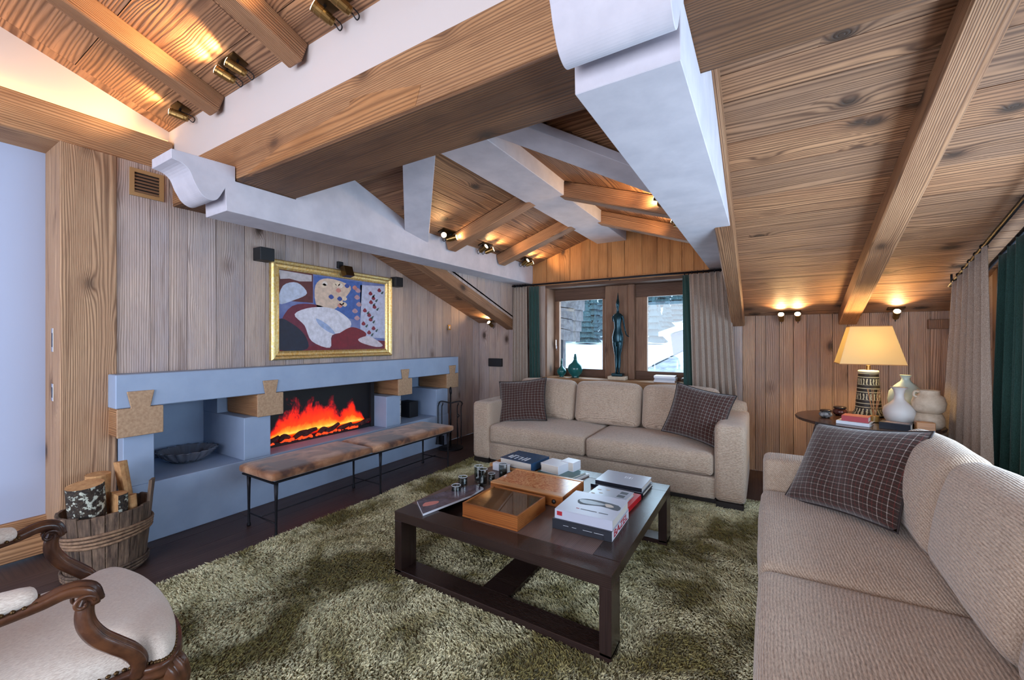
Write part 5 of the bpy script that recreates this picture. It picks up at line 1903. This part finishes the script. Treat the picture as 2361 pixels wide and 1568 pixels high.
# back
bko = crom([(-0.26, -0.27, 0.30), (-0.275, -0.31, 0.50), (-0.31, -0.36, 0.72), (-0.27, -0.40, 0.92), (-0.12, -0.42, 0.99), (0.0, -0.425, 1.02), (0.12, -0.42, 0.99), (0.27, -0.40, 0.92), (0.31, -0.36, 0.72), (0.275, -0.31, 0.50), (0.26, -0.27, 0.30)], 4)
bm = BM(); tube(bm, bko, 0.024, sec=fl)
finish('back_frame', bm, wal, ac, smooth=True)
softb = softbox('back_pad', M['velvet'], ac, -0.255, 0.255, -0.035, 0.035, -0.23, 0.23, r=0.03, front=-0.0, back=0.03, n=10)
softb.location = (0, -0.355, 0.72)
softb.rotation_euler = (math.radians(11), 0, 0)

# ------------------------------------------------------------------ side table with lamp
TX, TY, TH = 0.70, 4.37, 0.75
stb = thing('side_table', 'round dark walnut pedestal table in the corner between the two sofas', 'table', (TX, TY, 0))
bm = BM(); lathe(bm, [(0.0, TH - 0.028), (0.44, TH - 0.028), (0.465, TH - 0.02), (0.47, TH - 0.008), (0.462, TH), (0.0, TH)], 48)
finish('table_top', bm, M['table'], stb, smooth=False)
bm = BM(); lathe(bm, [(0.32, TH - 0.06), (0.40, TH - 0.04), (0.41, TH - 0.028), (0.0, TH - 0.028), ], 40)
finish('apron', bm, M['table'], stb)
bm = BM(); lathe(bm, [(0.05, 0.10), (0.055, 0.16), (0.035, 0.22), (0.06, 0.34), (0.065, 0.42), (0.04, 0.52), (0.045, 0.62), (0.09, TH - 0.06)], 24)
finish('pedestal', bm, M['table'], stb, smooth=True)
for k in range(3):
    a = k * 2 * PI / 3 + 0.5
    ca, sa = math.cos(a), math.sin(a)
    bm = BM()
    tube(bm, crom([(ca * 0.03, sa * 0.03, 0.18), (ca * 0.14, sa * 0.14, 0.14), (ca * 0.26, sa * 0.26, 0.04), (ca * 0.32, sa * 0.32, 0.018)], 5), [0.032 - 0.001 * i for i in range(16)], 10)
    finish('leg', bm, M['table'], stb, smooth=True)
TT = TH + 0.001
lp = thing('table_lamp', 'lit table lamp with a patterned black and white pottery base and cream shade', 'lamp', (0.765, 4.62, TT))


def mk_potbase():
    t = NT('patterned_pottery')
    x, y, z = t.sep(t.tex('Object'))
    ang = t.math('ARCTAN2', y, x)
    zz = t.math('MULTIPLY', z, 1.0)
    band = t.math('FRACT', t.math('MULTIPLY_ADD', zz, 7.9, 0.18))
    lines = t.math('LESS_THAN', t.math('ABSOLUTE', t.math('SUBTRACT', t.math('FRACT', t.math('MULTIPLY', zz, 31.6)), 0.5)), 0.10)
    inb = t.math('LESS_THAN', t.math('ABSOLUTE', t.math('SUBTRACT', band, 0.5)), 0.20)
    wv = t.math('SINE', t.math('ADD', t.math('MULTIPLY', ang, 21.0), t.math('MULTIPLY', t.noise(t.tex('Object'), 40.0, 1.0), 5.0)))
    gl = t.math('MULTIPLY', inb, t.math('GREATER_THAN', wv, 0.25))
    f = t.math('MAXIMUM', t.math('MULTIPLY', lines, t.math('SUBTRACT', 1.0, inb)), gl)
    c = t.mix(f, S(52, 44, 38), S(216, 210, 176))
    c = t.mix(t.math('GREATER_THAN', z, 0.372), c, S(206, 206, 190))
    t.base(c, 0.5)
    t.bump(f, 0.4, 0.004)
    return t.m


bm = BM(); lathe(bm, [(0.105, 0.0), (0.108, 0.012), (0.10, 0.03), (0.092, 0.04), (0.088, 0.06), (0.068, 0.365), (0.072, 0.375), (0.068, 0.388), (0.02, 0.392)], 40)
finish('lamp_base', bm, mk_potbase(), lp, smooth=True)
bm = BM(); lathe(bm, [(0.016, 0.39), (0.016, 0.43), (0.008, 0.434), (0.008, 0.60)], 16)
finish('stem', bm, M['brass'], lp, smooth=False)
bm = BM()
tp = [(-0.135, -0.10), (0.135, -0.10), (0.135, 0.10), (-0.135, 0.10)]
bt_ = [(-0.215, -0.165), (0.215, -0.165), (0.215, 0.165), (-0.215, 0.165)]
A = [bm.verts.new((x, y, 0.445)) for x, y in bt_]
B = [bm.verts.new((x, y, 0.765)) for x, y in tp]
for k in range(4):
    bm.faces.new((A[k], A[(k + 1) % 4], B[(k + 1) % 4], B[k]))
shd = finish('lamp_shade', bm, M['shade'], lp)
md = shd.modifiers.new('solid', 'SOLIDIFY'); md.thickness = 0.003
for ring, z in ((bt_, 0.445), (tp, 0.765)):
    bm = BM(); tube(bm, [(x, y, z) for x, y in ring], 0.004, 6, closed=True)
    finish('shade_trim', bm, plain('tan_trim', S(196, 150, 96), 0.7), shd)
bm = BM(); bmesh.ops.create_uvsphere(bm, u_segments=16, v_segments=10, radius=0.03, matrix=Matrix.Translation((0, 0, 0.60)))
finish('bulb', bm, M['bulb'], lp, smooth=True)
point('lamp_light', (0.765, 4.62, TT + 0.60), 32, (1.0, 0.68, 0.30), 0.05)

v1 = thing('vase', 'white double gourd bottle vase with a flared neck, front of the side table', 'vase', (0.875, 4.20, TT))
bm = BM(); lathe(bm, [(0.045, 0), (0.055, 0.004), (0.085, 0.05), (0.096, 0.10), (0.088, 0.14), (0.05, 0.178), (0.032, 0.20), (0.027, 0.235), (0.034, 0.27), (0.05, 0.288), (0.053, 0.29), (0.048, 0.288), (0.03, 0.27), (0.02, 0.22)], 32)
finish('vase_body', bm, M['ceramic'], v1, smooth=True)
v1 = thing('vase', 'pale celadon ovoid vase with a conical neck behind the white gourd vase', 'vase', (0.955, 4.40, TT))
bm = BM(); lathe(bm, [(0.06, 0), (0.07, 0.006), (0.098, 0.10), (0.108, 0.18), (0.10, 0.24), (0.07, 0.285), (0.03, 0.325), (0.024, 0.345), (0.034, 0.37), (0.037, 0.372), (0.03, 0.368), (0.02, 0.34)], 32)
finish('vase_body', bm, M['celadon'], v1, smooth=True)
v1 = thing('stacked_jar', 'cream stone double jar with a small handle beside the long curtain', 'jar', (1.03, 4.17, TT))
bm = BM(); lathe(bm, [(0.06, 0), (0.085, 0.03), (0.085, 0.08), (0.07, 0.115)], 28)
finish('lower_jar', bm, M['stone'], v1, smooth=True)
bm = BM(); lathe(bm, [(0.065, 0.116), (0.088, 0.14), (0.095, 0.19), (0.082, 0.235), (0.06, 0.25), (0.058, 0.275), (0.062, 0.282), (0.052, 0.28), (0.05, 0.25)], 28)
finish('upper_jar', bm, M['stone'], v1, smooth=True)
bm = BM(); tube(bm, crom([(-0.06, -0.03, 0.27), (-0.085, -0.04, 0.272), (-0.09, -0.042, 0.245), (-0.075, -0.035, 0.232)], 5), 0.008, 8)
finish('handle', bm, M['stone'], v1, smooth=True)
o = boxo('wooden_block', M['boxwood2'], None, 0.93, 1.03, 4.02, 4.08, TT, TT + 0.065, bevel=0.004)
tag(o, 'small pale wooden block in front of the stacked stone jar', 'block')
b = book('black covered book with a red pattern lying at the right front of the side table', 0.74, 0.91, 3.985, 4.10, TT, 0.045, M['blackcov'], -0.35, 'y-')
boxo('cover_panel', plain('patterned_paper', S(206, 190, 176), 0.4, col2=S(120, 60, 60), nscale=60), b, -0.06, 0.07, -0.035, 0.045, 0.0452, 0.0456)
b = book('large white book lying under the red one on the side table', 0.50, 0.70, 4.03, 4.18, TT, 0.024, M['white'], -0.35)
b = book('red clothbound book lying on the large white book', 0.53, 0.69, 4.05, 4.18, TT + 0.0245, 0.040, plain('red_cloth', S(170, 66, 72), 0.6), -0.30)
for x, y, r, lab in ((0.44, 4.32, 0.048, 'small round black and white striped pot at the left edge of the side table'), (0.56, 4.52, 0.054, 'small dark brown lidded pot behind the striped one')):
    t = thing('lidded_pot', lab, 'pot', (x, y, TT), 0, 'small lidded pots on the side table')
    bm = BM(); lathe(bm, [(r * .55, 0), (r * .9, r * .3), (r, r * .6), (r * .8, r * .95), (r * .6, r * 1.05)], 24)
    finish('pot_body', bm, plain('striped_glaze' if r < .05 else 'brown_glaze', S(40, 40, 46) if r < .05 else S(56, 24, 22), 0.12, col2=S(170, 170, 170) if r < .05 else S(110, 60, 50), nscale=45), t, smooth=True)
    bm = BM(); lathe(bm, [(r * .7, r * 1.06), (r * .85, r * 1.12), (r * .85, r * 1.3), (r * .7, r * 1.38), (r * .55, r * 1.34)], 24)
    finish('lid', bm, plain('dark_lid', S(46, 36, 34), 0.15), t, smooth=True)
rd = thing('reed_diffuser', 'clear glass reed diffuser with thin sticks in front of the lamp base', 'diffuser', (0.745, 4.28, TT))
bm = BM(); lathe(bm, [(0.03, 0), (0.034, 0.004), (0.034, 0.095), (0.024, 0.105), (0.032, 0.118)], 20)
finish('bottle', bm, M['glass'], rd, smooth=False)
bm = BM(); lathe(bm, [(0, 0.004), (0.030, 0.004), (0.030, 0.05), (0, 0.05)], 16)
finish('oil', bm, plain('amber_oil', S(196, 150, 84), 0.2), rd)
for k in range(7):
    a = k * 0.9
    bm = BM(); tube(bm, [(0.008 * math.cos(a), 0.008 * math.sin(a), 0.05), (0.045 * math.cos(a), 0.03 * math.sin(a), 0.26)], 0.0018, 6)
    finish('reed', bm, M['boxwood2'], rd)

# ------------------------------------------------------------------ curtains


def curtain(name, label, top, bot, mat, folds=6, amp=0.035, group=None, nu=90, nv=16, pinch=None, cat='curtain', rings=True, rod_r=0.012):
    """pleated curtain between two horizontal (or sloping) lines; top, bot: (p0, p1)"""
    t = thing(name, label, cat, top[0], 0, group)
    o0 = V(top[0])
    bm = BM()
    T0, T1, B0, B1 = map(V, (top[0], top[1], bot[0], bot[1]))
    g = []
    rr = random.Random(len(label))
    ph = [rr.uniform(-0.35, 0.35) for _ in range(folds * 2 + 2)]
    for j in range(nv + 1):
        v = j / nv
        row = []
        for i in range(nu + 1):
            u = i / nu
            P = (T0.lerp(T1, u)).lerp(B0.lerp(B1, u), v if not pinch else v)
            if pinch:
                pv, pp, amt = pinch
                w = math.exp(-((v - pv) / 0.28) ** 2) * amt
                P = P.lerp(V(pp) + (T1 - T0) * (u - 0.5) * 0.35 + V((0, 0, 0)), w) if False else P
            d = (B1 - B0) if v > 0.5 else (T1 - T0)
            nrm = V((-(T1 - T0).y, (T1 - T0).x, 0)).normalized()
            k = int(u * folds)
            f = math.sin(2 * PI * folds * u + ph[k] * v * 2.0)
            f = math.copysign(abs(f) ** 0.7, f)
            a = amp * (0.55 + 0.6 * v)
            P = P + nrm * f * a + (T1 - T0).normalized() * 0.3 * amp * math.sin(4 * PI * folds * u)
            row.append(bm.verts.new(P - o0))
        g.append(row)
    for j in range(nv):
        for i in range(nu):
            bm.faces.new((g[j][i], g[j][i + 1], g[j + 1][i + 1], g[j + 1][i]))
    c = finish('fabric', bm, mat, t, smooth=True)
    md = c.modifiers.new('solid', 'SOLIDIFY'); md.thickness = 0.003
    if rings:
        for i in range(folds):
            u = (i + 0.5) / folds
            P = T0.lerp(T1, u) - o0 + V((0, 0, rod_r * 1.3))
            d = (T1 - T0).normalized()
            e1 = V((-d.y, d.x, 0)).normalized(); e2 = d.cross(e1)
            bm = BM()
            R_ = rod_r + 0.006
            tube(bm, [P + e1 * R_ * math.cos(a) + e2 * R_ * math.sin(a) for a in [2 * PI * q / 14 for q in range(14)]], 0.0035, 6, closed=True)
            finish('curtain_ring', bm, M['iron'], t, smooth=True)
    return t


gc = 'curtains around the gable window'
RZ = 2.145
curtain('curtain', 'beige linen curtain at the left end of the gable window', ((-3.05, 5.03, RZ), (-2.83, 5.03, RZ)), ((-3.07, 5.03, 0.02), (-2.80, 5.02, 0.02)), M['linen'], 5, 0.026, gc)
curtain('curtain', 'dark green curtain next to the beige one at the left of the gable window', ((-2.81, 5.06, RZ), (-2.66, 5.06, RZ)), ((-2.79, 5.06, 0.02), (-2.62, 5.06, 0.02)), M['green'], 3, 0.02, gc)
curtain('curtain', 'narrow dark green curtain strip at the right of the gable window', ((-0.80, 5.07, RZ), (-0.71, 5.07, RZ)), ((-0.78, 5.07, 0.02), (-0.52, 5.05, 0.02)), M['green'], 2, 0.018, gc)
curtain('curtain', 'wide beige linen curtain at the right of the gable window, flaring below the rafter', ((-0.72, 5.02, RZ), (-0.32, 5.02, RZ)), ((-0.66, 5.02, 0.02), (-0.19, 4.98, 0.02)), M['linen'], 7, 0.030, gc)
rod = thing('curtain_rod', 'black iron curtain rod across the top of the gable window', 'curtain rod', (-1.67, 5.03, RZ + 0.02))
bm = BM(); tube(bm, [(-1.40, 0, 0), (1.38, 0, 0)], 0.011, 10)
finish('pole', bm, M['iron'], rod, smooth=True)
for x in (-1.30, 0.0, 1.30):
    bm = BM(); tube(bm, [(x, 0, 0.0), (x, 0.119, 0.0)], 0.007, 8)
    finish('bracket', bm, M['iron'], rod, smooth=True)

gc2 = 'long curtains of the glazed right wall'
zb = lambda y: zr(y) - 0.10
curtain('curtain', 'long beige linen curtain gathered at the far end of the right-hand glazing', ((1.22, 4.42, zb(4.42)), (1.22, 3.84, zb(3.84))), ((1.19, 4.62, 0.02), (1.18, 3.66, 0.02)), M['linen'], 6, 0.032, gc2, nu=110, rings=True)
curtain('curtain', 'long dark green curtain hanging behind the beige one on the right', ((1.34, 4.05, zb(4.05) - 0.01), (1.34, 3.40, zb(3.40) - 0.01)), ((1.34, 4.15, 0.02), (1.34, 3.36, 0.02)), M['green'], 6, 0.045, gc2, nu=110, rings=True)
for x, ya, yb__, lab in ((1.22, 4.46, 0.7, 'black sloping curtain rod carrying the long beige curtain'), (1.34, 4.40, 0.7, 'black sloping curtain rod carrying the long green curtain')):
    rod = thing('curtain_rod', lab, 'curtain rod', (x, ya, zb(ya) + 0.02))
    bm = BM(); tube(bm, [(0, 0, 0), (0, yb__ - ya, zb(yb__) - zb(ya))], 0.013, 10)
    finish('pole', bm, M['iron'], rod, smooth=True)
    for y in (ya - 0.03, 2.9, 1.4):
        z = zb(y) - zb(ya)
        bm = BM(); tube(bm, [(0, y - ya, z), (0, y - ya, z + 0.075)], 0.007, 8)
        finish('bracket', bm, M['iron'], rod, smooth=True)

# ------------------------------------------------------------------ things on the window sill
SZ = 0.891


def bottle(label, x, y, r, h, stop):
    t = thing('bottle_vase', label, 'vase', (x, y, SZ), 0, 'teal bottle vases on the sill')
    bm = BM(); lathe(bm, [(r * .45, 0), (r * .5, 0.006), (r * .4, 0.012), (r * .8, r * .5), (r, r * 1.1), (r * .85, r * 1.6), (r * .4, r * 2.0), (r * .22, r * 2.3), (r * .2, h * .82), (r * .34, h * .84), (r * .1, h * .85)], 28)
    finish('body', bm, M['teal'], t, smooth=True)
    bm = BM(); lathe(bm, [(r * .14, h * .85), (r * .2, h * .87), (r * .14, h * .92), (r * .16, h * .96), (0.0, h)], 14)
    finish('stopper', bm, M['teal'], t, smooth=True)


bottle('small teal bottle vase with a stopper at the left end of the window sill', -2.395, 5.24, 0.066, 0.255, 1)
bottle('larger round teal bottle vase with a stopper on the window sill', -2.19, 5.235, 0.104, 0.325, 1)

sx_, sy_ = -1.60, 5.22
st = thing('bronze_statue', 'slender dark patinated bronze statue of a standing woman on the window sill', 'statue', (sx_, sy_, SZ))
bm = BM(); box(bm, -0.11, 0.11, -0.075, 0.075, 0, 0.045)
finish('stone_plinth', bm, M['stone'], st, bevel=0.004)
bm = BM(); box(bm, -0.07, 0.07, -0.055, 0.055, 0.0455, 0.085)
finish('bronze_base', bm, M['bronze2'], st, bevel=0.01, seg=2)
bm = BM()


def loft(bm, secs, n=16):
    rings = []
    for z, cx, cy_, rx, ry in secs:
        rings.append([bm.verts.new((cx + rx * math.cos(2 * PI * k / n), cy_ + ry * math.sin(2 * PI * k / n), z)) for k in range(n)])
    for A, B in zip(rings, rings[1:]):
        for k in range(n):
            bm.faces.new((A[k], A[(k + 1) % n], B[(k + 1) % n], B[k]))
    bm.faces.new(rings[0][::-1]); bm.faces.new(rings[-1])


b0 = 0.085
for s in (-1, 1):
    loft(bm, [(b0, s * 0.016, -0.02, 0.014, 0.028), (b0 + 0.02, s * 0.016, -0.008, 0.012, 0.018), (b0 + 0.09, s * 0.017, 0.0, 0.017, 0.018), (b0 + 0.16, s * 0.018, 0.004, 0.021, 0.023), (b0 + 0.22, s * 0.018, 0.0, 0.019, 0.022), (b0 + 0.28, s * 0.022, 0.0, 0.028, 0.030), (b0 + 0.38, s * 0.028, 0.0, 0.038, 0.040), (b0 + 0.46, s * 0.022, 0.0, 0.036, 0.036)], 14)
loft(bm, [(b0 + 0.34, 0, 0, 0.056, 0.036), (b0 + 0.41, 0, 0, 0.070, 0.042), (b0 + 0.46, 0, 0, 0.073, 0.044), (b0 + 0.51, 0, 0, 0.062, 0.040), (b0 + 0.58, 0, 0, 0.042, 0.030), (b0 + 0.63, 0, 0, 0.046, 0.032), (b0 + 0.69, 0, -0.004, 0.056, 0.036), (b0 + 0.73, 0, 0, 0.062, 0.028), (b0 + 0.755, 0, 0, 0.048, 0.022), (b0 + 0.77, 0, 0, 0.020, 0.018), (b0 + 0.82, 0, 0, 0.013, 0.014), (b0 + 0.85, 0, -0.004, 0.018, 0.022), (b0 + 0.88, 0, -0.004, 0.022, 0.026), (b0 + 0.915, 0, 0, 0.019, 0.024), (b0 + 0.95, 0, 0.006, 0.012, 0.014), (b0 + 1.0, 0, 0.006, 0.006, 0.007), (b0 + 1.03, 0, 0.004, 0.002, 0.002)], 18)
tube(bm, crom([(0.055, 0, b0 + 0.735), (0.072, 0, b0 + 0.68), (0.088, -0.005, b0 + 0.58), (0.115, -0.01, b0 + 0.49), (0.15, -0.02, b0 + 0.465)], 5), [0.014, 0.014, 0.013, 0.012, 0.012, 0.011, 0.011, 0.010, 0.010, 0.010, 0.009, 0.009, 0.008, 0.008, 0.008, 0.007, 0.007, 0.007, 0.007, 0.006, 0.004], 8)
tube(bm, crom([(-0.055, 0, b0 + 0.735), (-0.066, 0.004, b0 + 0.70), (-0.060, 0.012, b0 + 0.66)], 4), [0.014, 0.014, 0.013, 0.012, 0.011, 0.010, 0.009, 0.008, 0.006], 8)
finish('figure', bm, M['bronze2'], st, smooth=True)
for i, (dx_, lab) in enumerate(((0.0, 'lowest magazine of the white stack on the window sill'), (0.006, 'middle magazine of the white stack on the window sill'), (-0.004, 'top magazine of the white stack on the window sill'))):
    b = book(lab, -1.14 + dx_, -0.90 + dx_, 5.16, 5.34, SZ + 0.0005 + i * 0.0255, 0.025, M['white'] if i != 1 else M['silver'], 0.03 * i, 'y-', name='magazine', group='white magazines on the sill', cat='magazine')
t = thing('glass_jar', 'tiny clear glass jar at the right end of the window sill', 'jar', (-0.815, 5.22, SZ))
bm = BM(); lathe(bm, [(0.02, 0), (0.024, 0.004), (0.024, 0.045), (0.02, 0.05)], 16)
finish('jar_body', bm, M['glass'], t)
bm = BM(); lathe(bm, [(0.021, 0.0502), (0.021, 0.06), (0, 0.062)], 16)
finish('lid', bm, M['steel'], t)
